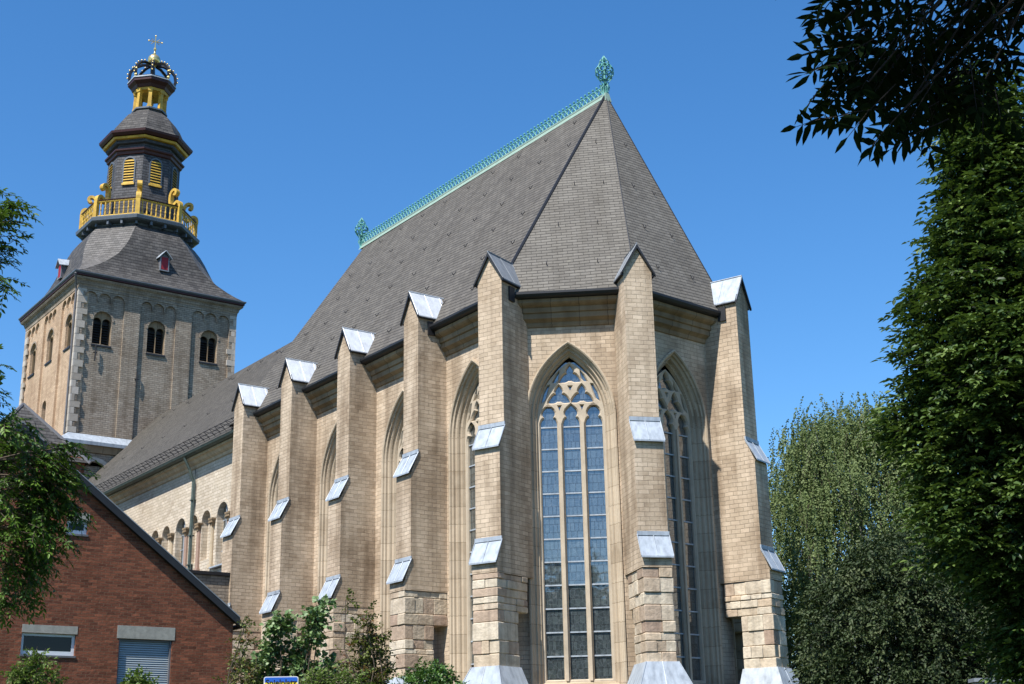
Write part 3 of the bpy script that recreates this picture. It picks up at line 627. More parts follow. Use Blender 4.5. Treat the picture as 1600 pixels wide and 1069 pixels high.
for c0, t_ in grp:
    ag.add([(c0-.35, WY+.25, 9.5), (c0+.55, WY+.25, 9.5), (c0+.55, WY+.25, 12.3), (c0-.35, WY+.25, 12.3)], [(0, 1, 2, 3)])
    for k in range(1, 4): aw.box(c0-.36, c0+.56, WY+.2, WY+.24, 9.4+k*.7, 9.43+k*.7)
    aw.box(c0+.05, c0+.12, WY+.18, WY+.24, 9.4, 12.3)
ag.build('clerestory_glass', M['glass'], nave); aw.build('glazing_bar', M['zinc'], nave)
for c0, t_ in grp:
    for xx, mt in ((c0-.86, M['stone']), (c0+.94, M['redstone']), (c0-2.42, M['redstone'])):
        col = MB(); 
        if mt is M['stone']: col.tube([(xx, WY-.05, 9.55), (xx, WY-.05, 11.35)], .09, 10)
        else: col.box(xx-.13, xx+.13, WY-.10, WY+.02, 9.55, 11.35)
        col.box(xx-.2, xx+.2, WY-.16, WY+.05, 9.4, 9.56); co_ = col.build('arcade_column', mt, nave)
        cap = MB(); cap.hexa([Vector((xx+a_*.1, WY-.05+b_*.08, 11.32)) for a_, b_ in ((-1, -1), (1, -1), (1, 1), (-1, 1))], [Vector((xx+a_*.2, WY-.05+b_*.14, 11.62)) for a_, b_ in ((-1, -1), (1, -1), (1, 1), (-1, 1))])
        cap.box(xx-.22, xx+.22, WY-.2, WY+.04, 11.62, 11.70)
        for k in range(5): cap.sphere((xx-.16+k*.08, WY-.17, 11.5), .05, 6, 4)
        cap.build('capital', M['stone_dark'], co_)
# arch rims
ar = MB()
for c0, t_, hw in [(c+.1, t, .60) for c, t in grp]+[(c, t, .50) for c, t in blind]:
    for r0, d in ((hw+.02, .012), ):
        pts = [(c0+(r0)*math.cos(PI*i/14), 11.71+r0*math.sin(PI*i/14)) for i in range(15)]
        ar.loft([[Vector((c0+r_*math.cos(PI*i/14), WY-dd, 11.71+r_*math.sin(PI*i/14))) for i in range(15)] for r_, dd in ((hw, -.05), (hw, .02), (hw+.13, .02), (hw+.13, -.01))])
ar.build('arch_moulding', M['nave_tuff'], nave)
cn = MB(); npts = [V2(XN, WY), V2(-16.4, WY)]
run([(-.02, 14.45), (.06, 14.50), (.10, 14.62), (.22, 14.70), (.30, 14.82), (.42, 14.86), (.42, 14.96), (-.02, 14.97)], npts, cn); cn.build('nave_cornice', M['stone'], nave)
cn = MB(); run([(.2, 14.975), (.62, 14.975), (.70, 15.02), (.74, 15.12), (.68, 15.13), (.2, 15.06)], npts, cn); cn.build('nave_gutter', M['copper_pipe'], nave)
cb = MB(); cb.hexa([Vector((x, y, z)) for x, y, z in ((-35.3, WY-.02, 13.7), (-34.2, WY-.02, 13.7), (-34.2, WY-.12, 13.7), (-35.3, WY-.12, 13.7))], [Vector((x, y, z)) for x, y, z in ((-35.3, WY-.02, 14.3), (-34.2, WY-.02, 14.3), (-34.2, WY-.5, 14.3), (-35.3, WY-.5, 14.3))]); cb.build('corbel', M['stone'], nave)
nr = MB(); yE = WY-.74
nr.add([(XN, yE, ZGN), (-17.9, yE, ZGN), (-17.9, .861, ZRN), (XN, .861, ZRN), (XN, 7.9, ZGN), (-17.9, 7.9, ZGN)], [(0, 1, 2, 3), (3, 2, 5, 4)])
nroof = nr.build('nave_roof', M['slate_nave'], church)
nrm = Vector((0, -(ZRN-ZGN), (.861-yE))).normalized(); upn = Vector((0, .861-yE, ZRN-ZGN)).normalized()
sg = MB()
for h in (.10, .26, .42): sg.tube([Vector((x, yE, ZGN))+upn*.35+nrm*h for x in (XN, -17.0)], .016, 4)
for k in range(46):
    x = -44+k*.6; b0 = Vector((x, yE, ZGN))+upn*.35; sg.tube([b0, b0+nrm*.45], .014, 4); sg.tube([b0+nrm*.45, b0+upn*.35], .012, 4)
sg.build('snow_guard', M['iron'], nroof)
for k in range(26):
    x = -43+k*1.02; d = (9.6, 9.2)[k % 2] if k % 3 else 4.6
    o = hook_me.copy(); COL.objects.link(o); o.parent = nroof
    mw = Matrix((nrm.cross(upn), nrm, upn)).transposed().to_4x4(); mw.translation = Vector((x, yE, ZGN))+upn*d+nrm*.01-woff(nroof); o.matrix_local = mw
dp = MB(); dp.tube([(-23.2, yE+.1, 14.95), (-23.18, WY-.35, 14.4), (-23.15, WY-.14, 13.8), (-23.15, WY-.14, 8.4)], .075, 8)
dp.tube([(-23.02, WY-.12, 14.4), (-23.0, WY-.12, 8.4)], .02, 6)
for z in (12.9, 11.2, 9.8): dp.box(-23.27, -23.03, WY-.24, WY, z, z+.05)
dp.build('downpipe', M['copper_pipe'], nave)
sb_ = MB()
for c0, t_ in grp: sb_.prism([(c0-.7, WY-.22, 9.34), (c0-.7, WY-.22, 9.40), (c0-.7, WY+.22, 9.52), (c0-.7, WY+.22, 9.34)], (1.6, 0, 0))
sb_.build('window_sill', M['zinc'], nave)
# aisle (low, flat roofed)
ai = MB(); ai.box(-44, -15.64, -12.5, WY-.0, GZ, 8.28); aisle = ai.build('aisle_wall', M['tower_e'], church)
ai = MB(); ai.box(-44, -15.54, -12.7, WY-.05, 8.285, 8.42); ai.build('aisle_roof', M['black'], church)
sc.view_layers.update()

# measured branch positions of the near trees
ASH_PTS = [(34.5, -26.74, 3.28), (34.38, -26.45, 3.56), (34.34, -26.59, 3.1), (34.29, -26.35, 3.36), (34.37, -26.27, 3.5), (34.8, -26.65, 3.27), (34.62, -26.79, 2.88), (34.08, -26.14, 3.3), (34.57, -26.5, 3.12), (34.7, -26.43, 3.22), (34.37, -25.69, 3.77), (34.76, -26.04, 3.49), (34.66, -25.57, 3.7), (34.5, -26.23, 3.21), (34.29, -26.19, 3.19), (34.63, -26.5, 2.88), (34.43, -26.0, 3.17), (34.36, -25.75, 3.39), (34.65, -25.99, 3.32), (34.54, -25.7, 3.28), (34.65, -25.75, 3.43), (34.64, -26.61, 2.78), (34.31, -25.91, 3.16), (34.54, -25.94, 3.19), (34.74, -26.13, 3.0), (34.87, -26.72, 3.45), (34.58, -25.77, 3.97), (34.46, -26.59, 3.76), (34.81, -25.66, 3.81), (34.31, -25.83, 3.46), (34.23, -26.2, 3.34), (34.31, -25.73, 3.41), (34.38, -26.57, 3.26)]
ASH_RAD = [0.1, 0.12, 0.09, 0.12, 0.16, 0.18, 0.12, 0.1, 0.18, 0.2, 0.2, 0.18, 0.14, 0.2, 0.14, 0.14, 0.16, 0.2, 0.2, 0.16, 0.14, 0.07, 0.1, 0.15, 0.1, 0.25, 0.25, 0.2, 0.2, 0.2, 0.14, 0.15, 0.07]
LEFT_CL = [((26.19, -28.4, 4.9), 0.2, 50), ((26.49, -28.33, 4.72), 0.12, 26), ((26.24, -28.19, 4.96), 0.08, 12), ((26.08, -28.28, 4.57), 0.18, 40), ((26.58, -28.33, 4.13), 0.1, 14), ((26.31, -28.3, 3.49), 0.12, 16), ((26.17, -28.25, 3.22), 0.12, 12), ((25.68, -27.85, 2.97), 0.2, 60), ((26.15, -27.75, 2.74), 0.16, 50), ((26.17, -27.54, 2.85), 0.1, 22), ((26.11, -27.82, 2.49), 0.22, 80), ((26.14, -27.56, 2.54), 0.16, 50), ((25.9, -27.84, 2.18), 0.22, 80), ((26.11, -27.61, 2.2), 0.18, 60), ((26.1, -27.42, 2.36), 0.08, 18), ((25.71, -27.7, 1.89), 0.16, 44), ((25.62, -27.49, 2.0), 0.12, 30), ((25.51, -27.7, 1.63), 0.1, 20), ((25.48, -27.51, 1.76), 0.1, 18), ((25.49, -28.21, 2.91), 0.3, 60), ((25.17, -28.04, 2.1), 0.3, 60), ((26.07, -28.65, 4.77), 0.3, 50), ((26.24, -28.1, 2.99), 0.12, 24), ((26.04, -27.34, 2.7), 0.04, 6), ((25.6, -27.63, 2.36), 0.15, 40), ((25.55, -27.92, 2.63), 0.2, 60)]

# ------------------------------------------------------------------ CHURCH TOWER
TX, TY, TH = -50.36, .5, 5.46
tower = empty('church_tower', (TX, TY, GZ), 'square church tower with a bell shaped slate roof, yellow balustrade and a crown', 'church tower')
ZL, ZC = 20.6, 31.1
def tside(n, U, wz, extra=None, nm='tower_face'):
    """one face: outer skin with three arcaded panels, inner skin with window openings"""
    O = V2(TX, TY)+n*TH; m = MB()
    pan = [(-3.72, 1.34), (-.08, 1.24), (3.62, 1.36)]; holes = []
    for c, hw in pan:
        h = [(c+hw, 20.9), (c+hw, 30.0)]; r = hw/3
        for k in range(3):
            cc = c+hw-r-2*r*k
            h += [(cc+(r-.03)*math.cos(PI*i/8), 30.0+(r-.03)*math.sin(PI*i/8)) for i in range(9)]
            if k < 2: h += [(cc-r+.02, 29.8), (cc-r-.02, 29.8)]
        h += [(c-hw, 30.0), (c-hw, 20.9)]; holes.append(h)
    m.slab(O, U, n, [(-TH, 19.0), (TH, 19.0), (TH, 31.2), (-TH, 31.2)], holes, 0, -.16)
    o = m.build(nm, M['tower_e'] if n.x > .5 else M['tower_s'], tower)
    m = MB(); hs = [[(x, z) for x, z in rarch(c, .62, 28.6, 27.0)] for c, hw in pan]
    if extra: hs += [[(x, z) for x, z in rarch(*extra)]]
    m.slab(O, U, n, [(-TH+.1, 19.0), (TH-.1, 19.0), (TH-.1, 31.2), (-TH+.1, 31.2)], hs, -.14, -.7); m.build('panel_wall', M['tower_e'] if n.x > .5 else M['tower_s'], o)
    for c, hw in pan:
        t = MB(); hh = []
        for s_ in (-1, 1): hh.append([(c+s_*.310+x, z) for x, z in [(.292, 27.0)]+[(.285*math.cos(PI*i/8), 28.52+.285*math.sin(PI*i/8)) for i in range(9)]+[(-.285, 27.0)]])
        t.slab(O, U, n, rarch(c, .625, 28.6, 26.95), hh, -.30, -.42); wo = t.build('bell_window', M['stone_dark'], o)  # dark stone puts the shade of the bell opening into the tracery
        lv = MB()
        for k in range(9):
            z = 27.05+k*.17; lv.hexa([O+U*(c+x)+n*y+Vector((0, 0, z+dz)) for x, y, dz in ((-.56, -.46, 0), (.56, -.46, 0), (.56, -.62, .1), (-.56, -.62, .1))], [O+U*(c+x)+n*y+Vector((0, 0, z+dz+.02)) for x, y, dz in ((-.56, -.46, 0), (.56, -.46, 0), (.56, -.62, .1), (-.56, -.62, .1))])
        lv.box(c-.56, c+.56, -.70, -.66, 26.9, 29.2, (O, U, n)); lv.build('louvre', M['black'], wo)
        s = MB(); s.box(c-.66, c+.66, -.30, -.07, 26.82, 26.94, (O, U, n)); s.build('sill', M['black'], wo)
        rm = MB(); rm.loft([[O+U*(c+r_*math.cos(PI*i/14))+n*dd+Vector((0, 0, 28.61+r_*math.sin(PI*i/14))) for i in range(15)] for r_, dd in ((.62, -.18), (.62, -.105), (.74, -.105), (.74, -.14))]); rm.build('arch_moulding', M['tower_e'], wo)
    if extra:
        c = extra[0]; t = MB(); t.box(c-extra[1], c+extra[1], -.66, -.62, extra[3], extra[2]+extra[1], (O, U, n)); t.build('bell_window', M['black'], o)
    return o
M['tower_s'] = brick_mat('sunlit_tower_brick', (.62, .46, .31), (.52, .37, .25), (.42, .31, .22), .34, .13, .010, .6, stain=(.6, .52, .45), stain_amt=.5)  # lighter copy of the tower brick, carries the sun on the south face
tside(V2(1, 0), V2(0, 1), 0); tside(V2(0, -1), V2(1, 0), 0, (-.25, .42, 23.9, 21.9))
ti = MB(); ti.box(TX-TH, TX+TH-.75, TY-TH+.75, TY+TH, 10, 31.2); ti.build('rear_wall', M['tower_e'], tower)
# quoins
def quoins(cx_, cy_, sx, sy, z0, z1, seed, faces):
    rr = random.Random(seed); m = MB(); z = z0; k = 0
    while z < z1-.1:
        h = rr.uniform(.34, .5); h = min(h, z1-z); la, lb = (rr.uniform(.5, .7), rr.uniform(.2, .35)) if k % 2 else (rr.uniform(.3, .45), rr.uniform(.45, .65))
        o = .015+rr.uniform(0, .01)
        xs = sorted([cx_+sx*o, cx_-sx*la]); ys = sorted([cy_+sy*o, cy_-sy*.08]); m.box(xs[0], xs[1], ys[0], ys[1], z+.008, z+h-.008, tone=rr.random())
        xs = sorted([cx_+sx*(o-.002), cx_-sx*.08]); ys = sorted([cy_+sy*(o-.002), cy_-sy*lb]); m.box(xs[0], xs[1], ys[0], ys[1], z+.008, z+h-.008, tone=rr.random())
        z += h; k += 1
    m.build('quoin', M['quoin'], tower)
quoins(TX+TH, TY-TH, 1, -1, 21.0, 30.6, 3, 0); quoins(TX+TH, TY+TH, 1, 1, 21.0, 30.6, 4, 0); quoins(TX-TH, TY-TH, -1, -1, 21.0, 30.6, 5, 0)
# stone cornice and gutter
def sqrun(mb, prof, c=(TX, TY)):
    mb.loft([[Vector((c[0]+sx*(TH+o), c[1]+sy*(TH+o), z)) for sx, sy in ((1, -1), (1, 1), (-1, 1), (-1, -1))] for o, z in prof], close=True)
m = MB(); sqrun(m, [(-.02, 30.5), (.03, 30.52), (.05, 30.72), (.10, 30.78), (.16, 30.98), (.30, 31.08), (.36, 31.2), (-.1, 31.22)]); m.build('cornice', M['tower_e'], tower)
m = MB(); sqrun(m, [(.1, 31.22), (.36, 31.24), (.40, 31.28), (.40, 31.36), (.1, 31.37)]); m.build('eave_board', M['maroon'], tower)
m = MB(); sqrun(m, [(.30, 31.375), (.42, 31.38), (.48, 31.46), (.48, 31.53), (.30, 31.54)]); m.build('eave_gutter', M['platform'], tower)
dpi = MB(); dpi.tube([(TX+TH+.45, TY-TH-.45, 31.3), (TX+TH-.25, TY-TH-.1, 30.5), (TX+TH-.35, TY-TH-.09, 20.9)], .06, 6); dpi.build('downpipe', M['lead'], tower)
for y_, z_, h_ in ((-3.62, 26.35, .55), (-.80, 25.0, .5)):
    m = MB(); m.tube([(TX+TH+.03, y_, z_-h_), (TX+TH+.05, y_+.03, z_), (TX+TH+.03, y_+.02, z_+h_)], .05, 5); m.tube([(TX+TH+.04, y_-.12, z_), (TX+TH+.04, y_+.14, z_)], .04, 5); m.build('wall_anchor', M['black'], tower)
# lower stage with zinc ledge
lo = MB(); O = V2(TX+TH, TY); X2 = .45
lo.slab(V2(TX+TH+.40, 0), V2(0, 1), V2(1, 0), [(-5.8, GZ), (9, GZ), (9, 20.15), (-5.8, 20.15)], [rarch(-3.25, 1.05, 18.2, 15.0)], 0, -.4)
lo.box(TX-TH-.5, TX+TH+.0, TY-TH-.9, 9, GZ, 20.15); lo.build('lower_wall', M['tower_e'], tower)
am = MB(); am.loft([[Vector((TX+TH+.40+dd, -3.25+r_*math.cos(PI*i/16), 18.2+r_*math.sin(PI*i/16))) for i in range(17)] for r_, dd in ((1.03, -.3), (1.03, .02), (1.28, .02), (1.28, -.02))]); am.build('arch_moulding', M['quoin'], tower)
m = MB(); m.loft([[Vector((TX+sx*(TH+o)+(.1 if sx > 0 else 0), TY+sy*(TH+o), z)) for sx, sy in ((1, -1), (1, 1), (-1, 1), (-1, -1))] for o, z in [(.0, 19.7), (.40, 19.75), (.48, 20.16), (.50, 20.18), (.0, 20.18)]], close=True); m.build('ledge_cornice', M['stone_dark'], tower)
m = MB(); m.loft([[Vector((TX+sx*(TH+o)+(.1 if sx > 0 else 0), TY+sy*(TH+o), z)) for sx, sy in ((1, -1), (1, 1), (-1, 1), (-1, -1))] for o, z in [(.3, 20.185), (.60, 20.19), (.62, 20.40), (-.0, 20.95), (-.1, 20.95)]], close=True); m.build('zinc_ledge', M['zinc'], tower)
# bell shaped helm roof: square at the eaves, chamfered into an octagon (slightly leaning lantern above)
def ln(z): k = .14+.02*max(0, z-36); return Vector((TX+.585*k*min(1, max(0, (z-31)/4)), TY+.811*k*min(1, max(0, (z-31)/4)), z))
HP = [(31.46, 5.94, 8.40), (31.6, 5.80, 8.1), (31.85, 5.55, 7.6), (32.15, 5.32, 7.1), (32.6, 5.05, 6.45), (33.1, 4.82, 5.85), (33.7, 4.64, 5.3), (34.4, 4.46, 4.85), (35.1, 4.24, 4.45), (35.7, 3.98, 4.08), (36.2, 3.66, 3.70), (36.6, 3.25, 3.28)]
def ring8(z, a, c):
    b = c*math.sqrt(2)-a; b = max(.004, min(b, a)); o = ln(z)
    pts = [(a, -b), (a, b), (b, a), (-b, a), (-a, b), (-a, -b), (-b, -a), (b, -a)]
    return [o+Vector((x, y, 0)) for x, y in pts]
def helm_faces(idx, nm, mat, par):
    rings = []
    for j in range(len(HP)-1):
        for t in (0, .34, .67):
            q = [HP[j][k]*(1-t)+HP[j+1][k]*t for k in range(3)]; rings.append(ring8(*q))
    rings.append(ring8(*HP[-1])); me_v = []; uvs = []; m = MB()
    for k in idx:
        arc = 0
        for j in range(len(rings)-1):
            a, b = rings[j][k], rings[j][(k+1) % 8]; c, d = rings[j+1][(k+1) % 8], rings[j+1][k]
            m.add([a, b, c, d], [(0, 1, 2, 3)])
            l = ((c+d)/2-(a+b)/2).length; wb, wt = (b-a).length/2, (c-d).length/2
            uvs += [(-wb, arc), (wb, arc), (wt, arc+l), (-wt, arc+l)]; arc += l
    me = bpy.data.meshes.new(nm); off = woff(par); me.from_pydata([tuple(Vector(v)-off) for v in m.v], [], m.f); me.update()
    u_ = me.uv_layers.new(name='UVMap')
    for i, uvv in enumerate(uvs): u_.data[i].uv = uvv
    me.materials.append(mat); ob = bpy.data.objects.new(nm, me); COL.objects.link(ob); ob.parent = par
    for p in me.polygons: p.use_smooth = True
    return ob
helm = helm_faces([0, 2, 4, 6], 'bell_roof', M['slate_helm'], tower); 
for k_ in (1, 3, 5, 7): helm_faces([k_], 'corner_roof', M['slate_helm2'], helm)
def dormer(n, U, s, zb):
    # position on the helm face
    a = np.interp(zb, [h[0] for h in HP], [h[1] for h in HP]); O = ln(zb)+n*(a+.12)+U*s; O.z = 0; fr = (O, U, n); m = MB()
    m.prism([O+U*x+Vector((0, 0, z)) for x, z in ((-.30, zb), (.30, zb), (.30, zb+.95), (0, zb+1.28), (-.30, zb+.95))], n*-1.3)
    d = m.build('dormer', M['lead'], helm)
    m = MB(); m.box(-.24, .24, 0, .03, zb+.08, zb+.95, fr); m.build('dormer_shutter', M['redpaint'], d)
    m = MB(); m.box(-.34, .34, -.05, .06, zb-.04, zb+.03, fr)
    for s_ in (-1, 1): m.box(min(s_*.25, s_*.32), max(s_*.25, s_*.32), -.02, .045, zb, zb+.98, fr)
    m.build('dormer_frame', M['zinc_cap'], d)
    m = MB()
    for s_ in (-1, 1):
        q = [O+n*.22+Vector((0, 0, zb+1.42)), O+U*s_*.46+n*.22+Vector((0, 0, zb+.88)), O+U*s_*.46-n*.9+Vector((0, 0, zb+.98)), O-n*1.2+Vector((0, 0, zb+1.52))]
        m.hexa([p-Vector((0, 0, .05)) for p in q], q)
    m.build('dormer_roof', M['zinc'], d)
dormer(V2(1, 0), V2(0, 1), .22, 32.95); dormer(V2(0, -1), V2(1, 0), -.9, 33.2)
# gallery
def octr(z, R, ph=22.5, n=8): o = ln(z); return [o+Vector((R*math.cos(RAD(ph+45*k)), R*math.sin(RAD(ph+45*k)), 0)) for k in range(n)]
m = MB(); m.loft([octr(z, R) for R, z in ((3.3, 36.35), (3.5, 36.5), (3.6, 36.7), (4.08, 36.78), (4.22, 36.84), (4.26, 37.06), (4.2, 37.12), (2.6, 37.18))], close=True); m.build('gallery_floor', M['platform'], tower)
m = MB()
for k in range(24):
    a = RAD(7.5+15*k); o = ln(36.6); d = V2(math.cos(a), math.sin(a)); t_ = V2(-d.y, d.x); m = MB(); m.box(-.07, .07, 3.0, 3.85, 36.52, 36.775, (V2(o.x, o.y), t_, d)); m.build('gallery_bracket', M['platform'], tower)
gp = octr(37.1, 3.92); bal = MB()
rails = MB(); rails.tube([p+Vector((0, 0, 1.20)) for p in gp], .075, 6, close=True); rails.tube([p+Vector((0, 0, .14)) for p in gp], .06, 6, close=True)
for k in range(8):
    a, b = gp[k], gp[(k+1) % 8]
    for j in range(1, 9):
        p = a.lerp(b, j/9); rails.tube([p+Vector((0, 0, z)) for z in (.12, .3, .5, .62, .78, 1.0, 1.18)], [.05, .06, .035, .06, .035, .06, .04], 6)
balo = rails.build('balustrade', M['gold'], tower, smooth=False)
m = MB(); m.loft([[ln(37.2)+(p-ln(37.2))*s_+Vector((0, 0, z)) for p in gp] for s_, z in ((.985, 1.26), (1.025, 1.26), (1.03, 1.32), (.98, 1.33), (.975, 1.27))], close=True); m.build('handrail', M['maroon'], balo)
for k in range(8):
    d = (gp[k]-ln(37.2)).normalized(); t_ = V2(-d.y, d.x); m = MB(); m.box(-.15, .15, -.12, .13, 37.15, 38.40, (V2(gp[k].x, gp[k].y), t_, d)); m.build('balustrade_post', M['gold'], balo)
    # S scroll bracket
    path = [(3.78, 38.30), (3.96, 38.50), (3.90, 38.80), (3.70, 38.90), (3.50, 38.78), (3.34, 38.62), (3.18, 38.62), (3.05, 38.85), (3.0, 39.25), (3.06, 39.62), (3.24, 39.85), (3.48, 39.86), (3.58, 39.68), (3.48, 39.52), (3.36, 39.58)]
    low = [(4.05, 37.3), (4.08, 38.0)]
    pts = []
    fine = [path[0]]
    for i in range(len(path)-1):
        p0 = path[max(0, i-1)]; p1 = path[i]; p2 = path[i+1]; p3 = path[min(len(path)-1, i+2)]
        for t in (.34, .67, 1):
            f = lambda a0, a1, a2, a3: .5*((2*a1)+(-a0+a2)*t+(2*a0-5*a1+4*a2-a3)*t*t+(-a0+3*a1-3*a2+a3)*t**3)
            fine.append((f(p0[0], p1[0], p2[0], p3[0]), f(p0[1], p1[1], p2[1], p3[1])))
    m = MB(); o = ln(38.5); o.z = 0; th = .10; wd = .17; L1 = []; L2 = []
    for i, (r, z) in enumerate(fine):
        a = Vector(fine[max(0, i-1)]); b = Vector(fine[min(len(fine)-1, i+1)]); tg = (b-a).normalized(); nn = Vector((-tg.y, tg.x))
        L1.append((r+nn.x*th, z+nn.y*th)); L2.append((r-nn.x*th, z-nn.y*th))
    P3 = lambda q, s_: o+d*q[0]+t_*s_+Vector((0, 0, q[1]))
    m.loft([[P3(q, -wd) for q in L1], [P3(q, wd) for q in L1], [P3(q, wd) for q in L2], [P3(q, -wd) for q in L2], [P3(q, -wd) for q in L1]])
    for e_ in (0, -1): m.add([P3(L1[e_], -wd), P3(L1[e_], wd), P3(L2[e_], wd), P3(L2[e_], -wd)], [(0, 1, 2, 3)])
    m.build('scroll_bracket', M['gold'], tower)
# octagonal belfry body
m = MB(); m.loft([octr(z, R) for R, z in ((2.62, 37.2), (2.56, 38.0), (2.48, 43.7), (2.3, 43.8))], close=True); body = m.build('lantern_wall', M['slate_body'], tower)
m = MB(); m.loft([octr(z, R) for R, z in ((2.48, 42.35), (2.62, 42.42), (2.66, 42.58), (2.78, 42.66), (2.80, 42.76), (2.46, 42.86))], close=True); m.build('string_course', M['maroon'], tower)
for k in range(8):
    a = 45*k; d = dirv(a); t_ = V2(-d.y, d.x); o = ln(41.0); o.z = 0; O = o+d*(2.51*math.cos(RAD(22.5)))
    fm = MB(); fm.slab(O, t_, d, [(-.47, 40.05), (.47, 40.05)]+[(.47*math.cos(PI*i/10), 41.75+.47*math.sin(PI*i/10)) for i in range(11)][0:]+[], [[(.38, 40.16)]+[(.38*math.cos(PI*i/10), 41.72+.38*math.sin(PI*i/10)) for i in range(11)]+[(-.38, 40.16)]], .08, -.05)
    fo = fm.build('louvre_window', M['platform'], body)
    lv = MB()
    for j in range(9):
        z = 40.18+j*.205; hw_ = .38 if z < 41.7 else math.sqrt(max(.01, .38**2-(z+.05-41.72)**2))
        q = [O+t_*x+d*y+Vector((0, 0, z+dz)) for x, y, dz in ((-hw_, .10, 0), (hw_, .10, 0), (hw_, .0, .12), (-hw_, .0, .12))]
        lv.hexa(q, [p+Vector((0, 0, .035)) for p in q])
    lv.box(-.46, .46, .05, .14, 40.02, 40.16, (O, t_, d)); lv.build('louvre', M['gold'], fo)
m = MB(); m.loft([octr(z, R) for R, z in ((2.46, 43.15), (2.72, 43.22), (2.78, 43.42), (2.4, 43.45))], close=True); m.build('frieze', M['slate_body'], tower)
m = MB(); m.loft([octr(z, R) for R, z in ((2.6, 43.44), (2.95, 43.48), (3.02, 43.62), (2.6, 43.66))], close=True); m.build('cornice_band', M['gold'], tower)
m = MB(); m.loft([octr(z, R) for R, z in ((2.6, 43.66), (3.12, 43.68), (3.26, 43.86), (3.30, 44.02), (3.0, 44.08))], close=True); m.build('lantern_eave', M['maroon'], tower)
m = MB(); m.loft([octr(z, R) for R, z in ((3.28, 44.03), (2.95, 44.16), (2.70, 44.42), (2.52, 44.85), (2.28, 45.35), (1.92, 45.85), (1.50, 46.2), (1.22, 46.4), (1.15, 46.6))], close=True); m.build('cupola_roof', M['slate_helm'], tower)
m = MB(); m.loft([octr(z, R) for R, z in ((1.1, 46.58), (1.28, 46.6), (1.28, 46.72), (.2, 46.75))], close=True); m.build('column_base', M['platform'], tower)
for k in range(8):
    p = octr(46.7, 1.05)[k]; q = octr(48.2, 1.05)[k]; d = (p-ln(46.7)).normalized(); t_ = V2(-d.y, d.x); m = MB()
    def sq(c_, h_): return [c_+d*(sx*h_)+t_*(sy*h_) for sx, sy in ((-1, -1), (1, -1), (1, 1), (-1, 1))]
    m.loft([sq(p, .17), sq(p+Vector((0, 0, .12)), .17), sq(p+Vector((0, 0, .14)), .13), sq(q-Vector((0, 0, .25)), .12), sq(q-Vector((0, 0, .2)), .17), sq(q, .2)], close=True); m.build('lantern_column', M['gold'], tower)
m = MB(); m.loft([octr(z, R) for R, z in ((.25, 48.1), (1.22, 48.12), (1.30, 48.3), (.3, 48.32))], close=True)
m.tube([ln(46.7), ln(48.2)], .16, 6); m.build('lantern_core', M['gold'], tower)
m = MB(); m.loft([octr(z, R) for R, z in ((1.2, 48.25), (1.35, 48.3), (1.45, 48.5), (1.68, 48.72), (1.70, 48.92), (.4, 49.02))], close=True); m.build('crown_plate', M['maroon'], tower)
m = MB(); m.loft([octr(z, R) for R, z in ((1.66, 48.925), (1.75, 48.93), (1.75, 49.02), (1.6, 49.05))], close=True); m.build('plate_edge', M['zinc'], tower)
crown = MB(); pearls = []; pearl_me = None; c0 = ln(49.0)
for k in range(8):
    a = RAD(22.5+45*k); ca, sa = math.cos(a), math.sin(a); pth = [(1.52, .02), (1.66, .45), (1.58, .95), (1.25, 1.38), (.75, 1.62), (.3, 1.66)]
    o = ln(50)-Vector((0, 0, 1.0)); crown.tube([o+Vector((ca*r, sa*r, z)) for r, z in pth], .12, 5)
    for i, (r, z) in enumerate([(1.58, .1), (1.78, .42), (1.78, .75), (1.66, 1.08), (1.45, 1.35), (1.15, 1.58), (.85, 1.74)]): pearls.append((o+Vector((ca*r, sa*r, z)), 0, .06, k))
    if k % 2 == 0: pearls += [(o+Vector((ca*1.62, sa*1.62, z)), 0, .13, k) for z in (.2, .7)]
crown.loft([octr(z, R, 22.5) for R, z in ((1.48, 49.03), (1.56, 49.04), (1.56, 49.16), (1.48, 49.16))], close=True)
cro = crown.build('crown', M['iron'], tower)
for o_, z_, r_, k_ in pearls:
    if pearl_me is None: b_ = MB(); b_.sphere((0, 0, 0), 1, 6, 4); pearl_me = b_.build('crown_pearl', M['gilt'], None); q_ = pearl_me
    else: q_ = pearl_me.copy(); COL.objects.link(q_)
    q_.parent = cro; q_.location = o_-woff(cro); q_.scale = (r_, r_, r_)
m = MB(); m.sphere(ln(51.1), .46, 16, 10); m.tube([ln(50.6), ln(51.0)], .2, 8); m.tube([ln(51.5), ln(51.9)], [.12, .05], 8); m.build('orb', M['gilt'], tower, smooth=True)
m = MB(); b0 = ln(51.85); ex = V2(.2, .98)
m.tube([b0, b0+Vector((0, 0, 1.25))], .04, 5); m.tube([b0+ex*-.46+Vector((0, 0, .80)), b0+ex*.46+Vector((0, 0, .80))], .035, 5)
for s_ in (-1, 1):
    m.sphere(b0+ex*(s_*.48)+Vector((0, 0, .80)), .07, 6, 4)
    for dz in (-.22, .22): m.tube([b0+ex*(s_*.30)+Vector((0, 0, .80+dz)), b0+ex*(s_*.1)+Vector((0, 0, .80+dz*.2))], .025, 4)
m.sphere(b0+Vector((0, 0, 1.27)), .07, 6, 4); m.sphere(b0+Vector((0, 0, .18)), .12, 8, 6); m.build('cross', M['gilt'], tower)

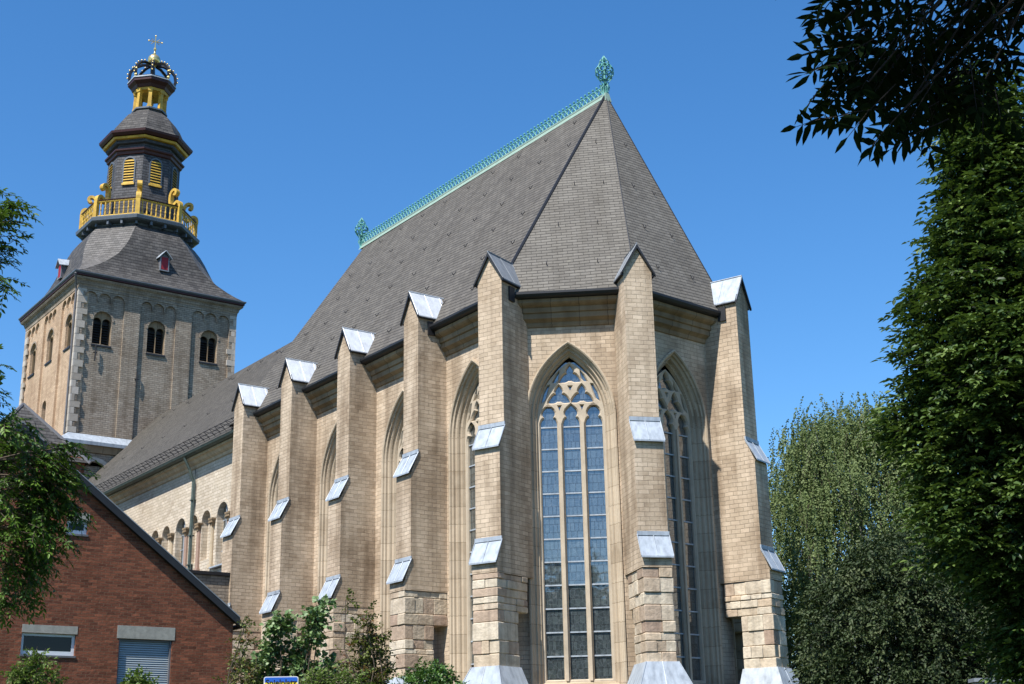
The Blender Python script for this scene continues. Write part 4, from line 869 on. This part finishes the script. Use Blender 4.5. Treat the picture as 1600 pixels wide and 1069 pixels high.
# stair turret with pyramid roof beside the tower
tur = empty('slate_roofed_turret', (-30, -12, GZ), 'small brick building with a dark pyramid shaped slate roof below the tower', 'building')
A = Vector((-30, -12.0, 18.35)); hb = 2.7; zb = 15.1
m = MB(); c4 = [Vector((-30+sx*hb, -12+sy*hb, zb)) for sx, sy in ((1, -1), (1, 1), (-1, 1), (-1, -1))]
for k in range(4): m.add([c4[k], c4[(k+1) % 4], A], [(0, 1, 2)])
m.build('roof', M['slate_helm'], tur)
m = MB(); m.box(-32.5, -27.5, -14.5, -9.5, GZ, 15.4); m.build('wall', M['red_brick'], tur)
m = MB()
for c in c4: m.tube([c, A], .08, 5)
m.build('hip_strip', M['lead'], tur)

# ------------------------------------------------------------------ RED BRICK HOUSE
house = empty('red_brick_house', (-6, -20.5, GZ), 'red brick house with a plain gable and black roof edge, lower left', 'house')
yc, ap, ey, ez = -20.5, 9.55, 6.64, 4.62
wins_h = [(-19.97, -18.50, 3.40, 3.98), (-19.0, -18.40, 6.74, 7.12)]
shut = (-17.28, -15.72, 1.2, 3.93)
m = MB(); O = V2(0, 0)
m.slab(O, V2(0, 1), V2(1, 0), [(yc-ey, GZ), (yc+ey, GZ), (yc+ey, ez-.05), (yc, ap-.05), (yc-ey, ez-.05)],
       [[(y0, z0), (y1, z0), (y1, z1), (y0, z1)] for y0, y1, z0, z1 in wins_h+[shut]], 0, -.36)
m.add([(-12, yc+ey, GZ), (-.3, yc+ey, GZ), (-.3, yc+ey, ez-.05), (-12, yc+ey, ez-.05)], [(0, 1, 2, 3)])
m.add([(-12, yc-ey, GZ), (-.3, yc-ey, GZ), (-.3, yc-ey, ez-.05), (-12, yc-ey, ez-.05)], [(0, 1, 2, 3)])
m.add([(-12, yc-ey, GZ), (-12, yc+ey, GZ), (-12, yc+ey, ez-.05), (-12, yc, ap-.05), (-12, yc-ey, ez-.05)], [(0, 1, 2, 3, 4)])
hw = m.build('wall', M['red_brick'], house, recalc=False)
m = MB(); m.add([(-.38, yc-ey, GZ), (-.38, yc+ey, GZ), (-.38, yc+ey, ez-.1), (-.38, yc, ap-.1), (-.38, yc-ey, ez-.1)], [(0, 1, 2, 3, 4)]); m.build('dark_backing', M['dark'], house)  # near-black sheet stands for the unlit inside
m = MB(); ov = .14
for s_ in (-1, 1):
    sl_ = (ap-ez)/ey; ye = yc+s_*(ey+ov); zz = ez-ov*sl_
    q = [Vector((ov, ye, zz)), Vector((ov, yc, ap)), Vector((-12.2, yc, ap)), Vector((-12.2, ye, zz))]; m.hexa(q, [p+Vector((0, 0, .10)) for p in q])
hr = m.build('roof', M['slate_helm'], house)
m = MB(); m2 = MB()
for s_ in (-1, 1):
    q = lambda x0, x1, z0, z1: ([Vector((x, yc+s_*(ey+ov), ez-ov*sl_+z)) for x, z in ((x0, z0), (x1, z0), (x1, z1), (x0, z1))], [Vector((x, yc, ap+z)) for x, z in ((x0, z0), (x1, z0), (x1, z1), (x0, z1))])
    m.hexa(*q(.02, ov+.03, -.10, .13)); m2.hexa(*q(ov+.0, ov+.04, .132, .165))
m.build('verge_board', M['black'], hr); m2.build('verge_trim', M['zinc_cap'], hr)
m = MB(); m.tube([(.3, yc+ey+.22, ez-.2), (-12.3, yc+ey+.22, ez-.2)], .075, 6); m.build('gutter', M['black'], house)
fr = (V2(0, 0), V2(0, 1), V2(1, 0))
for i, (y0, y1, z0, z1) in enumerate(wins_h):
    m = MB(); m.slab(O, V2(0, 1), V2(1, 0), [(y0+.003, z0+.003), (y1-.003, z0+.003), (y1-.003, z1-.003), (y0+.003, z1-.003)], [[(y0+.08, z0+.12), (y1-.08, z0+.12), (y1-.08, z1-.07), (y0+.08, z1-.07)]], -.08, -.16)
    wo = m.build('window', M['white'], house); m = MB(); m.add([(-.13, y0+.06, z0+.1), (-.13, y1-.06, z0+.1), (-.13, y1-.06, z1-.05), (-.13, y0+.06, z1-.05)], [(0, 1, 2, 3)]); m.build('pane', M['pane'], wo)
    m = MB(); m.box(y0-.01, y1+.03, -.3, .012, z1+.004, z1+.22, fr); m.build('lintel', M['concrete'], wo)
    m = MB(); m.box(y0-.02, y1+.02, -.1, .03, z0-.05, z0+.002, fr); m.build('sill', M['lead'], wo)
y0, y1, z0, z1 = shut
m = MB(); m.box(y0-.07, y1+.07, -.3, .014, z1+.004, z1+.36, fr); m.build('lintel', M['concrete'], house)
m = MB(); n_ = 44; h_ = (z1-.05-z0)/n_
for k in range(n_):
    z = z0+k*h_; m.hexa([Vector((x, y, z+dz)) for x, y, dz in ((-.16, y0+.04, 0), (-.16, y1-.04, 0), (-.10, y1-.04, .004), (-.10, y0+.04, .004))], [Vector((x, y, z+dz)) for x, y, dz in ((-.16, y0+.04, h_-.006), (-.16, y1-.04, h_-.006), (-.125, y1-.04, h_-.008), (-.125, y0+.04, h_-.008))])
ro = m.build('roller_shutter', M['shutter'], house)
m = MB(); m.box(y0+.003, y0+.045, -.2, -.04, z0, z1-.003, fr); m.box(y1-.045, y1-.003, -.2, -.04, z0, z1-.003, fr); m.box(y0+.003, y1-.003, -.3, -.07, z1-.06, z1-.003, fr); m.build('guide_rail', M['lead'], ro)

# ------------------------------------------------------------------ things at the bottom right, far behind
b = empty('red_brick_building', (7, 18, GZ), 'dull red brick building with a small white framed window behind the trees on the right', 'building')
def wallblock(par, x, y, a, w_, d_, h, mat, nm='wall'):
    u = dirv(a); n = V2(-u.y, u.x); m = MB(); m.box(-w_/2, w_/2, 0, d_, GZ, h, (V2(x, y), u, n)); return m.build(nm, mat, par), (V2(x, y), u, n)
_, fr = wallblock(b, 9.5, 14.6, 54, 9, 5, 5.6, M['red_far'])
m = MB(); m.box(-3.2, -2.5, -.05, -.005, 4.05, 4.6, fr); wo = m.build('window', M['white'], b); m = MB(); m.box(-3.12, -2.58, -.058, -.052, 4.12, 4.52, fr); m.build('pane', M['pane'], wo)
m = MB(); m.box(-4.6, 4.6, -.1, 5.1, 5.602, 5.8, fr); m.build('roof', M['black'], b)
b = empty('grey_rendered_building', (3, 12, GZ), 'pale blue grey rendered building mostly hidden behind the birch', 'building')
_, fr = wallblock(b, 3.5, 11.5, 54, 4.5, 5, 4.7, M['render_grey']); m = MB(); m.box(-2.3, 2.3, -.05, 5.1, 4.702, 4.85, fr); m.build('roof', M['zinc'], b)
b = empty('garden_wall', (19.3, -4.5, GZ), 'low pale grey wall with a flat coping at the lower right edge', 'wall')
_, fr = wallblock(b, 20.6, -2.8, 54, 5.4, .3, 1.80, M['concrete']); m = MB(); m.box(-2.75, 2.75, -.06, .36, 1.803, 1.88, fr); m.build('coping', M['zinc_cap'], b)

# ------------------------------------------------------------------ playground sign
sg = empty('playground_sign', (19.42, -21.95, GZ), 'blue and yellow playground sign with a white edge in front of the young maple', 'sign')
su = Vector((.52, .854, 0)).normalized(); sn = Vector((su.y, -su.x, 0)); O = V2(19.42, -21.95); fr = (O, su, sn)
def rrect(w_, z0, z1, r=.03):
    p = []
    for cx_, cz_, a0 in ((w_-r, z0+r, -90), (w_-r, z1-r, 0), (-w_+r, z1-r, 90), (-w_+r, z0+r, 180)):
        p += [(cx_+r*math.cos(RAD(a0+30*k)), cz_+r*math.sin(RAD(a0+30*k))) for k in range(4)]
    return p
m = MB(); m.slab(O, su, sn, rrect(.25, 1.06, 1.475), [], .0, -.01); board = m.build('sign_board', M['white'], sg)
m = MB(); m.slab(O, su, sn, rrect(.238, 1.39, 1.463, .02), [], .004, .0005); m.build('blue_field', M['blue'], board)
m = MB(); m.slab(O, su, sn, rrect(.238, 1.072, 1.388, .02), [], .004, .0005); m.build('yellow_field', M['yellow'], board)
cu = bpy.data.curves.new('lettering', 'FONT'); cu.body = 'Spielplatz'; cu.size = .118; cu.align_x = 'CENTER'; cu.extrude = .0015; cu.offset = .0022; cu.space_character = 1.0
to = bpy.data.objects.new('tmp_text', cu); COL.objects.link(to); sc.view_layers.update()
me = bpy.data.meshes.new_from_object(to.evaluated_get(bpy.context.evaluated_depsgraph_get())); bpy.data.objects.remove(to)
me.materials.clear(); me.materials.append(M['ink']); lt = bpy.data.objects.new('lettering', me); COL.objects.link(lt); lt.parent = board
mw = Matrix((su, Vector((0, 0, 1)), sn)).transposed().to_4x4(); mw.translation = O+sn*.006+Vector((0, 0, 1.350))-woff(board); lt.matrix_local = mw
m = MB(); m.tube([O-sn*.03+Vector((0, 0, GZ)), O-sn*.03+Vector((0, 0, 1.40))], .025, 8); m.build('post', M['zinc_cap'], sg)

# ------------------------------------------------------------------ VEGETATION
def leafmesh(name, base, dirs, nrm, L, W, tone, mat, parent, fold=.25):
    """vectorised leaves: six-vertex folded blades"""
    n = len(base); d = dirs/np.linalg.norm(dirs, axis=1, keepdims=True)
    s = np.cross(nrm, d); s /= np.linalg.norm(s, axis=1, keepdims=True)+1e-9; up = np.cross(d, s)
    L = L[:, None]; W = W[:, None]
    v = np.empty((n, 6, 3))
    v[:, 0] = base; v[:, 1] = base+d*L*.35+s*W*.5+up*W*fold; v[:, 2] = base+d*L*.72+s*W*.36+up*W*fold*.6-up*L*.04
    v[:, 3] = base+d*L-up*L*.10; v[:, 4] = base+d*L*.72-s*W*.36+up*W*fold*.6-up*L*.04; v[:, 5] = base+d*L*.35-s*W*.5+up*W*fold
    off = woff(parent); v -= np.array((off.x, off.y, off.z))
    me = bpy.data.meshes.new(name); me.vertices.add(n*6); me.vertices.foreach_set('co', v.astype(np.float32).ravel())
    idx = (np.arange(n)[:, None]*6+np.array([[0, 1, 2, 3, 0, 3, 4, 5]])).astype(np.int32).ravel()
    me.loops.add(n*8); me.loops.foreach_set('vertex_index', idx); me.polygons.add(n*2)
    me.polygons.foreach_set('loop_start', np.arange(0, n*8, 4, dtype=np.int32)); me.polygons.foreach_set('loop_total', np.full(n*2, 4, dtype=np.int32))
    me.update(calc_edges=True); at = me.attributes.new('tone', 'FLOAT', 'FACE'); at.data.foreach_set('value', np.repeat(tone, 2).astype(np.float32))
    me.materials.append(mat); o = bpy.data.objects.new(name, me); COL.objects.link(o); o.parent = parent; return o
def unit(v): return v/(np.linalg.norm(v, axis=-1, keepdims=True)+1e-9)
def sprays(org, dr, length, nl, ll, lw, angle=55, droop=.25, flat=.7, pair=False, jit=.25, tone0=None, seed=0, tip=True):
    """org/dr (N,3): twigs. leaves alternate (or in pairs) along each twig. returns arrays"""
    r = np.random.default_rng(seed); N = len(org); dr = unit(dr)
    upv = np.array([0, 0, 1.0]); side = np.cross(dr, upv+r.normal(0, (1-flat)*.8, (N, 3))); side = unit(side); nor = unit(np.cross(side, dr)); nor *= np.sign(nor[:, 2:3]+1e-6)
    t = (np.arange(nl)+.5)/nl
    T = np.repeat(t[None], N, 0)+r.normal(0, .02, (N, nl)); Ls = length[:, None]*T
    pos = org[:, None]+dr[:, None]*Ls[..., None]; pos[..., 2] -= droop*(Ls**2)/np.maximum(length[:, None], .05)
    B = []; D = []; Nn = []; 
    sgn = (-1.0)**np.arange(nl)
    sides = [1, -1] if pair else [1]
    ca, sa = math.cos(math.radians(angle)), math.sin(math.radians(angle))
    for q in sides:
        sg_ = sgn*q if not pair else np.full(nl, q)
        d = dr[:, None]*ca+side[:, None]*(sa*sg_[None, :, None])+r.normal(0, jit, (N, nl, 3)); d[..., 2] -= droop*.8
        B.append(pos.reshape(-1, 3)); D.append(d.reshape(-1, 3)); Nn.append((nor[:, None]+r.normal(0, jit, (N, nl, 3))).reshape(-1, 3))
    if tip:
        tp = org+dr*length[:, None]; tp[:, 2] -= droop*length; B.append(tp); D.append(dr-np.array([0, 0, droop])); Nn.append(nor)
    B = np.concatenate(B); D = np.concatenate(D); Nn = unit(np.concatenate(Nn)); n = len(B)
    tn = r.random(n)
    if tone0 is not None: 
        tt = np.concatenate([np.repeat(tone0, nl)]*len(sides)+([tone0] if tip else [])); tn = np.clip(tt+r.normal(0, .18, n), 0, 1)
    return B, D, Nn, ll*r.uniform(.7, 1.15, n), lw*r.uniform(.75, 1.15, n), tn
def stems(name, pairs, mat, parent, n=4):
    m = MB()
    for pts, rr in pairs: m.tube(pts, rr, n, caps=False)
    return m.build(name, mat, parent, uv=False, recalc=False)
def clusters_to_twigs(C, k, rad, r, outw=None, upbias=.1, flatten=.5):
    """C (M,3) cluster centres -> k twigs each"""
    M_ = len(C); d = r.normal(0, 1, (M_, k, 3)); d[..., 2] *= flatten; d[..., 2] += upbias
    if outw is not None: d += outw[:, None]*1.1
    d = unit(d); org = C[:, None]+d*rad*.1+r.normal(0, rad*.25, (M_, k, 3)); return org.reshape(-1, 3), d.reshape(-1, 3)
def limb(a, b, r0, r1, seed=0, n=7, wob=.08):
    rr = random.Random(int(seed)); a, b = Vector(a), Vector(b); L = (b-a).length; pts = []
    for i in range(n+1):
        t = i/n; p = a.lerp(b, t)+Vector((rr.uniform(-1, 1), rr.uniform(-1, 1), rr.uniform(-.5, .5)))*L*wob*(math.sin(PI*t)); pts.append(p)
    return pts, [r0+(r1-r0)*i/n for i in range(n+1)]

# --- hornbeam at the right edge
def profile_tree(name, label, cat, base, axis, prof, nclu, k, nl, rad, ll, lw, mat, bark, seed, trunk_r=.16, tl=None, shell=.55, flatten=.45, droop=.25, angle=55, group=None, skew=0, noise=.16, twig_r=.006, lump=2.2, flat=.7, jit=.25, layer=0):
    r = np.random.default_rng(seed); root = empty(name, base, label, cat, group)
    zs = np.array([p[0] for p in prof]); rs = np.array([p[1] for p in prof])
    zz = r.uniform(zs.min(), zs.max(), nclu*4); rz = np.interp(zz, zs, rs); keep = r.random(len(zz)) < (rz/rs.max()); zz, rz = zz[keep][:nclu], rz[keep][:nclu]; n = len(zz)
    th = r.uniform(0, 2*PI, n)
    lumpf = 1+noise*(np.sin(th*3+zz*lump)+np.sin(th*5-zz*lump*1.7+1.3)+.8*np.sin(zz*lump*2.9+th))
    q = r.uniform(0, 1, n)**shell; R = np.minimum(rz*q*lumpf, rz*1.02)
    if layer: zz = np.minimum(np.round(zz/layer+.35*np.sin(th*2))*layer+r.normal(0, layer*.13, n), zz+.3)-.10*(R/rs.max())*layer
    C = np.stack([axis[0]+R*np.cos(th), axis[1]+R*np.sin(th), zz], 1)
    outw = np.stack([np.cos(th), np.sin(th), np.zeros(n)], 1)
    org, d = clusters_to_twigs(C, k, rad, r, outw*q[:, None], flatten=flatten)
    length = r.uniform(.6, 1.15, len(org))*rad; tone0 = np.repeat(np.clip(r.normal(.45, .2, n), 0, 1), k)
    B, D, Nn, L, W, tn = sprays(org, d, length, nl, ll, lw, angle=angle, droop=droop, tone0=tone0, seed=seed+1, flat=flat, jit=jit)
    leafmesh('crown', B, D, Nn, L, W, tn, mat, root)
    prs = []; tp = Vector((axis[0], axis[1], zs.max()-rs.max()*.3)); tr, trr = limb(base, tp, trunk_r, trunk_r*.15, seed, 10, .02); 
    sel = r.choice(n, min(n, 260), replace=False)
    for i in sel:
        c = Vector(C[i]); zt = max(base[2]+.5, c.z-R[i]*.55); f = min(.97, max(.05, (zt-base[2])/(tp.z-base[2]))); j = f*10; j0 = int(j); s_ = tr[j0].lerp(tr[min(10, j0+1)], j-j0)
        prs.append(limb(s_, c, max(.012, trunk_r*.12), .005, seed+i, 5, .07))
    m = MB(); m.tube(tr, trr, 10)
    for a_, b_ in prs: m.tube(a_, b_, 4, caps=False)
    m.build('trunk', bark, root, smooth=True, uv=False)
    if twig_r:
        ends = org+unit(d)*length[:, None]; ends[:, 2] -= droop*length; idx = r.choice(len(org), min(len(org), 2500), replace=False)
        stems('twig', [([Vector(org[i]), Vector(ends[i])], [twig_r, twig_r*.4]) for i in idx], bark, root, 3)
    return root
HB = (28.3, -16.1)
horn_prof = [(.2, .30), (1.0, .38), (1.8, .42), (2.2, .65), (2.6, 1.25), (3.0, 1.35), (3.3, 1.15), (3.8, 1.30), (4.3, 1.45), (4.7, 1.42), (5.1, 1.25), (5.8, 1.08), (6.3, .78), (6.8, .72), (7.5, .42), (8.2, .38), (9.0, .12)]
profile_tree('hornbeam', 'large dense dark green hornbeam filling the right edge of the view', 'tree', (HB[0], HB[1], GZ), HB, horn_prof, 1900, 7, 8, .42, .11, .056, M['leaf_horn'], M['bark_dark'], 21, shell=.40, flatten=.22, droop=.30, noise=.15, lump=2.4, layer=0)
# --- birch behind
def birch(name, label, base, H, R, seed, nclu=420, fullness=1.0):
    r = np.random.default_rng(seed); root = empty(name, base, label, 'tree')
    n = nclu; zf = r.uniform(.12, 1, n); th = r.uniform(0, 2*PI, n); rr = R*np.sqrt(np.clip(1-((zf-.42)/.60)**2, 0.02, 1))*r.uniform(.15, 1, n)**.55*(1+.16*np.sin(th*4+zf*9)+.12*np.sin(th*7-zf*14))
    C = np.stack([base[0]+rr*np.cos(th), base[1]+rr*np.sin(th), base[2]+zf*H], 1); out = np.stack([np.cos(th), np.sin(th), 0*th], 1)
    k = 9; d = r.normal(0, .22, (n, k, 3)); d += out[:, None]*.22; d[..., 2] -= 1.0; org = C[:, None]+r.normal(0, .45, (n, k, 3)); org = org.reshape(-1, 3); d = unit(d).reshape(-1, 3)
    length = r.uniform(.5, 1.7, len(org)); tone0 = np.repeat(np.clip(r.normal(.5, .2, n), 0, 1), k)
    B, D, Nn, L, W, tn = sprays(org, d, length, 16, .11, .08, angle=50, droop=.1, tone0=tone0, seed=seed, jit=.5, flat=.1)
    leafmesh('crown', B, D, Nn, L, W, tn, M['leaf_birch'], root)
    top = Vector((base[0]+.3, base[1], base[2]+H*.96)); tr, trr = limb(base, top, .22, .03, seed, 12, .025);     prs = []
    for i in r.choice(n, min(n, 110), replace=False):
        c = Vector(C[i]); zt = max(base[2]+1.5, c.z-rr[i]*1.3-.5); f = min(.97, max(.1, (zt-base[2])/H)); j = f*12; j0 = int(j); s_ = tr[j0].lerp(tr[min(12, j0+1)], j-j0)
        prs.append(limb(s_, c, .05, .012, seed+i, 6, .09))
    m = MB(); m.tube(tr, trr, 10)
    for a_, b_ in prs: m.tube(a_, b_, 5, caps=False)
    m.build('trunk', M['bark_birch'], root, smooth=True, uv=False)
    ends = org+d*length[:, None]; idx = r.choice(len(org), min(len(org), 1400), replace=False); stems('twig', [([Vector(org[i]), Vector(ends[i])], [.010, .005]) for i in idx], M['bark'], root, 3)
    return root
birch('birch_tree', 'tall pale green birch with drooping twigs right of the church choir', (-1.0, 15.6, GZ), 16.6, 5.2, 5, nclu=1500)
birch('birch_tree', 'smaller birch with a white trunk close behind the hornbeam', (8.6, 9.3, GZ), 11.0, 2.2, 9, nclu=260)
# --- dull dark round tree in front of the birch
profile_tree('pear_tree', 'low rounded tree with dull dark grey green leaves beside the last buttress', 'tree', (15.6, -2.65, GZ), (15.6, -2.65), [(-.6, 2.4), (.6, 2.6), (2.0, 2.75), (3.4, 2.6), (4.5, 2.1), (5.1, 1.4), (5.6, .7), (5.8, .2)], 1900, 7, 8, .45, .11, .055, M['leaf_pear'], M['bark_dark'], 33, shell=.40, flatten=.7, droop=.45, noise=.06, trunk_r=.18, flat=.3, jit=.45)
profile_tree('small_tree', 'lower dark green tree filling the gap beneath the hornbeam', 'tree', (19.0, -2.4, GZ), (19.0, -2.4), [(-.9, .9), (.6, 1.0), (1.3, .8), (1.9, .5), (2.3, .2)], 220, 6, 9, .40, .10, .05, M['leaf_horn'], M['bark_dark'], 35, shell=.45, flatten=.6, droop=.4, noise=.08, trunk_r=.10, flat=.3, jit=.4)

# --- near ash: pinnate leaves hanging into the top right corner
def pinnate(root, org, dr, n_leaflet, rach, ll, lw, mat, bark, seed, droop=.15, tone=None, nm='crown', jit=.10, stem_r=.0035, flat=.8):
    r = np.random.default_rng(seed); rl = rach*r.uniform(.75, 1.2, len(org))
    B, D, Nn, L, W, tn = sprays(org, dr, rl, n_leaflet, ll, lw, angle=58, droop=droop, pair=True, jit=jit, seed=seed, flat=flat, tone0=tone)
    leafmesh(nm, B, D, Nn, L, W, tn, mat, root, fold=.12)
    d = unit(dr); ends = org+d*rl[:, None]; ends[:, 2] -= droop*rl; mid = (org+d*rl[:, None]*.5); mid[:, 2] -= droop*rl*.25
    st = org-d*.06
    stems('leaf_stalk', [([Vector(st[i]), Vector(mid[i]), Vector(ends[i])], [stem_r, stem_r*.8, stem_r*.4]) for i in range(len(org))], bark, root, 3)
ash = empty('ash_tree', (38.9, -26.3, GZ), 'near ash branch of pinnate leaves in dark silhouette at the top right', 'tree')
r = np.random.default_rng(77)
def camat(u, v, d): return Vector((38.04, -31.2555, 0))+(F_+R_*((u-800)/2140)-U_*((v-534.5)/2140))*d
ASH_AT = [Vector(p) for p in ASH_PTS]
tips = []; prs = []; org = []; dr = []
hub = Vector((36.9, -25.2, 5.6))
for i, (p, rd_) in enumerate(zip(ASH_AT, ASH_RAD)):
    pts, rr = limb(hub, p, .012, .004, 300+i, 7, .05); prs.append((pts, rr))
    k = int(7*(rd_/.2)**2)+2
    ax = (p-hub).normalized()
    for j in range(k):
        o = p+Vector(r.normal(0, rd_*.5, 3)); d = Vector(r.normal(0, .75, 3))+ax*.9; d.z = d.z*.5-.12; org.append(tuple(o)); dr.append(tuple(d))
org = np.array(org); dr = np.array(dr)
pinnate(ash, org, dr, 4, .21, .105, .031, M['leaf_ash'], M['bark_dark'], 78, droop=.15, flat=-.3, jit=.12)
prs.append(limb((38.9, -26.3, GZ), (38.6, -26.2, 3.6), .24, .17, 5, 6, .03)); prs.append(limb((38.6, -26.2, 3.6), hub, .15, .03, 6, 6, .04)); prs.append(limb((38.6, -26.2, 3.6), (37.8, -27.6, 9.0), .13, .03, 8, 8, .05))
stems('trunk', prs, M['bark_dark'], ash, 7)
# upper crown of the same ash, which shades the branch below
n = 2600; C = np.stack([r.normal(36.6, 1.7, n), r.normal(-27.6, 1.3, n), r.normal(7.3, 1.1, n)], 1); C = C[(C[:, 2] > 4.9+.45*np.maximum(0, 38-C[:, 0]))]
d = r.normal(0, 1, C.shape); d[:, 2] = d[:, 2]*.3-.1
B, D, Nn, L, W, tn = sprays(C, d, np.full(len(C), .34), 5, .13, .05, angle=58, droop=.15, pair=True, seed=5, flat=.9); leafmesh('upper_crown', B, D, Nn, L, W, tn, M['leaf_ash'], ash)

# --- feathery tree on the left edge
lt_ = empty('robinia_tree', (24.6, -29.9, GZ), 'feathery bright green branches reaching in from the left edge', 'tree')
org = []; dr = []; prs = []; hubL = Vector((25.0, -29.4, 3.4)); tones = []
for i, (p, rd_, cnt_) in enumerate(LEFT_CL):
    p = Vector(p); prs.append(limb(hubL.lerp(Vector((25.2, -29.4, p.z-.6)), .8), p, .03, .006, 500+i, 7, .06)); ax = (p-hubL).normalized()
    for j in range(cnt_):
        o = p+Vector(r.normal(0, rd_*.5, 3)); d_ = Vector(r.normal(0, .7, 3))+ax*.8; d_.z = d_.z*.6-.15; org.append(tuple(o)); dr.append(tuple(d_)); tones.append(min(1, max(0, r.normal(.5, .22))))
pinnate(lt_, np.array(org), np.array(dr), 6, .19, .062, .022, M['leaf_left'], M['bark'], 88, droop=.35, tone=np.array(tones), jit=.22)
prs.append(limb((24.6, -29.9, GZ), (25.2, -29.5, 6.6), .17, .05, 3, 8, .03)); stems('trunk', prs, M['bark'], lt_, 7)

# --- shrubs and sapling at the foot of the church
def bush(name, label, cat, cl, k, rad, nl, ll, lw, mat, bark, seed, base, droop=.2, flat=.4, jit=.4, upb=.3, wide=False):
    r = np.random.default_rng(seed); root = empty(name, base, label, cat); C = []; prs = []
    for i, (c, rd_, cn_) in enumerate(cl):
        q = r.normal(0, 1, (cn_, 3)); q = unit(q)*(r.uniform(.2, 1, (cn_, 1))**.5)*rd_; C.append(q+np.array(c)); prs.append(limb(base, c, .022, .008, seed+i, 6, .05))
    C = np.concatenate(C); org, d = clusters_to_twigs(C, k, rad, r, upbias=upb, flatten=.7)
    B, D, Nn, L, W, tn = sprays(org, d, r.uniform(.6, 1.1, len(org))*rad, nl, ll, lw, angle=60, droop=droop, seed=seed, flat=flat, jit=jit, tone0=np.repeat(np.clip(r.normal(.5, .25, len(C)), 0, 1), k))
    leafmesh('foliage', B, D, Nn, L, W, tn, mat, root, fold=.15)
    idx = r.choice(len(org), min(500, len(org)), replace=False)
    stems('stem', prs+[([Vector(org[i]), Vector(org[i]+unit(d[i])*rad)], [.004, .002]) for i in idx], bark, root, 4); return root

bush('maple_sapling', 'young maple with broad blue green leaves standing behind the playground sign', 'tree', [((15.89, -20.23, 2.57), 0.18, 13), ((15.7, -20.25, 2.26), 0.17, 9), ((16.39, -19.81, 2.7), 0.14, 8), ((16.33, -19.66, 2.89), 0.09, 5), ((15.93, -19.83, 1.93), 0.24, 13), ((15.64, -20.37, 1.9), 0.18, 8), ((16.35, -19.53, 1.95), 0.16, 6), ((15.64, -19.93, 1.66), 0.3, 18), ((15.85, -19.9, 2.26), 0.1, 4), ((16.3, -19.82, 2.38), 0.12, 6), ((15.99, -19.48, 1.67), 0.22, 9), ((15.46, -20.43, 1.68), 0.18, 7)], 7, .19, 4, .085, .08, M['leaf_maple'], M['bark'], 101, (15.9, -20.0, GZ), droop=.35)
bush('russet_shrub', 'airy shrub with reddish and green leaves against the middle buttress', 'shrub', [((18.68, -20.11, 2.42), 0.12, 7), ((18.67, -19.89, 2.15), 0.13, 9), ((18.38, -20.02, 2.09), 0.15, 12), ((18.38, -19.81, 1.82), 0.18, 16), ((18.4, -20.17, 1.71), 0.2, 15), ((18.53, -19.69, 1.71), 0.12, 7), ((18.57, -19.82, 1.51), 0.22, 18), ((18.43, -20.35, 2.78), 0.05, 2), ((18.37, -19.88, 1.39), 0.28, 24)], 4, .20, 7, .055, .035, M['leaf_russet'], M['bark'], 111, (18.7, -19.8, GZ))
bush('russet_shrub', 'airy reddish green shrub beside the corner of the brick house', 'shrub', [((16.35, -21.05, 2.25), 0.1, 5), ((16.17, -21.07, 1.95), 0.14, 9), ((16.32, -20.99, 1.7), 0.18, 14), ((16.02, -21.07, 1.59), 0.16, 9), ((16.54, -21.22, 2.49), 0.06, 2)], 4, .20, 7, .055, .035, M['leaf_russet'], M['bark'], 121, (15.2, -21.9, GZ))
bush('garden_shrub', 'light green shrub under the long window of the brick house', 'shrub', [((12.09, -23.56, 1.92), 0.14, 9), ((12.14, -23.32, 2.1), 0.14, 9), ((12.42, -23.12, 1.88), 0.14, 8), ((12.12, -23.36, 1.73), 0.3, 22), ((12.31, -23.27, 2.25), 0.05, 3)], 5, .24, 8, .075, .035, M['leaf_lime'], M['bark'], 131, (12.2, -23.5, GZ))
bush('garden_shrub', 'tip of a light green shrub in front of the roller shutter', 'shrub', [((13.09, -21.81, 1.73), 0.18, 9), ((13.39, -21.64, 1.72), 0.14, 6), ((13.38, -21.76, 1.81), 0.06, 3)], 5, .2, 7, .08, .045, M['leaf_lime'], M['bark'], 141, (13.4, -21.8, GZ))
bush('garden_shrub', 'yellow green shrub growing low to the right of the sign', 'shrub', [((18.7, -20.93, 1.41), 0.16, 12), ((19.04, -20.78, 1.43), 0.16, 12), ((18.99, -20.47, 1.38), 0.16, 12), ((18.58, -21.02, 1.3), 0.3, 20)], 5, .2, 7, .055, .03, M['leaf_lime'], M['bark'], 151, (19.4, -20.9, GZ))
bush('clipped_bush', 'rounded bright green clipped bush below the corner buttress', 'shrub', [((20.61, -20.14, 1.12), 0.5, 330)], 5, .10, 6, .045, .028, M['leaf_hedge'], M['bark'], 161, (20.7, -20.2, GZ), droop=.0)

# trees across the street behind the camera, seen only as dark reflections in the lower window panes
for (x, y, h, rr_) in ((62, -60, 17, 8), (74, -50, 18, 8), (50, -70, 17, 8), (84, -38, 17, 8), (90, -24, 17, 7)):
    profile_tree('street_tree', 'broad green street tree across the road behind the viewpoint', 'tree', (x, y, GZ), (x, y), [(1.5, rr_*.7), (5, rr_), (h*.6, rr_*.95), (h*.85, rr_*.6), (h, .4)], 300, 5, 8, 1.9, .95, .7, M['leaf_horn'], M['bark'], int(x), shell=.45, twig_r=0, group='street trees behind the viewpoint')
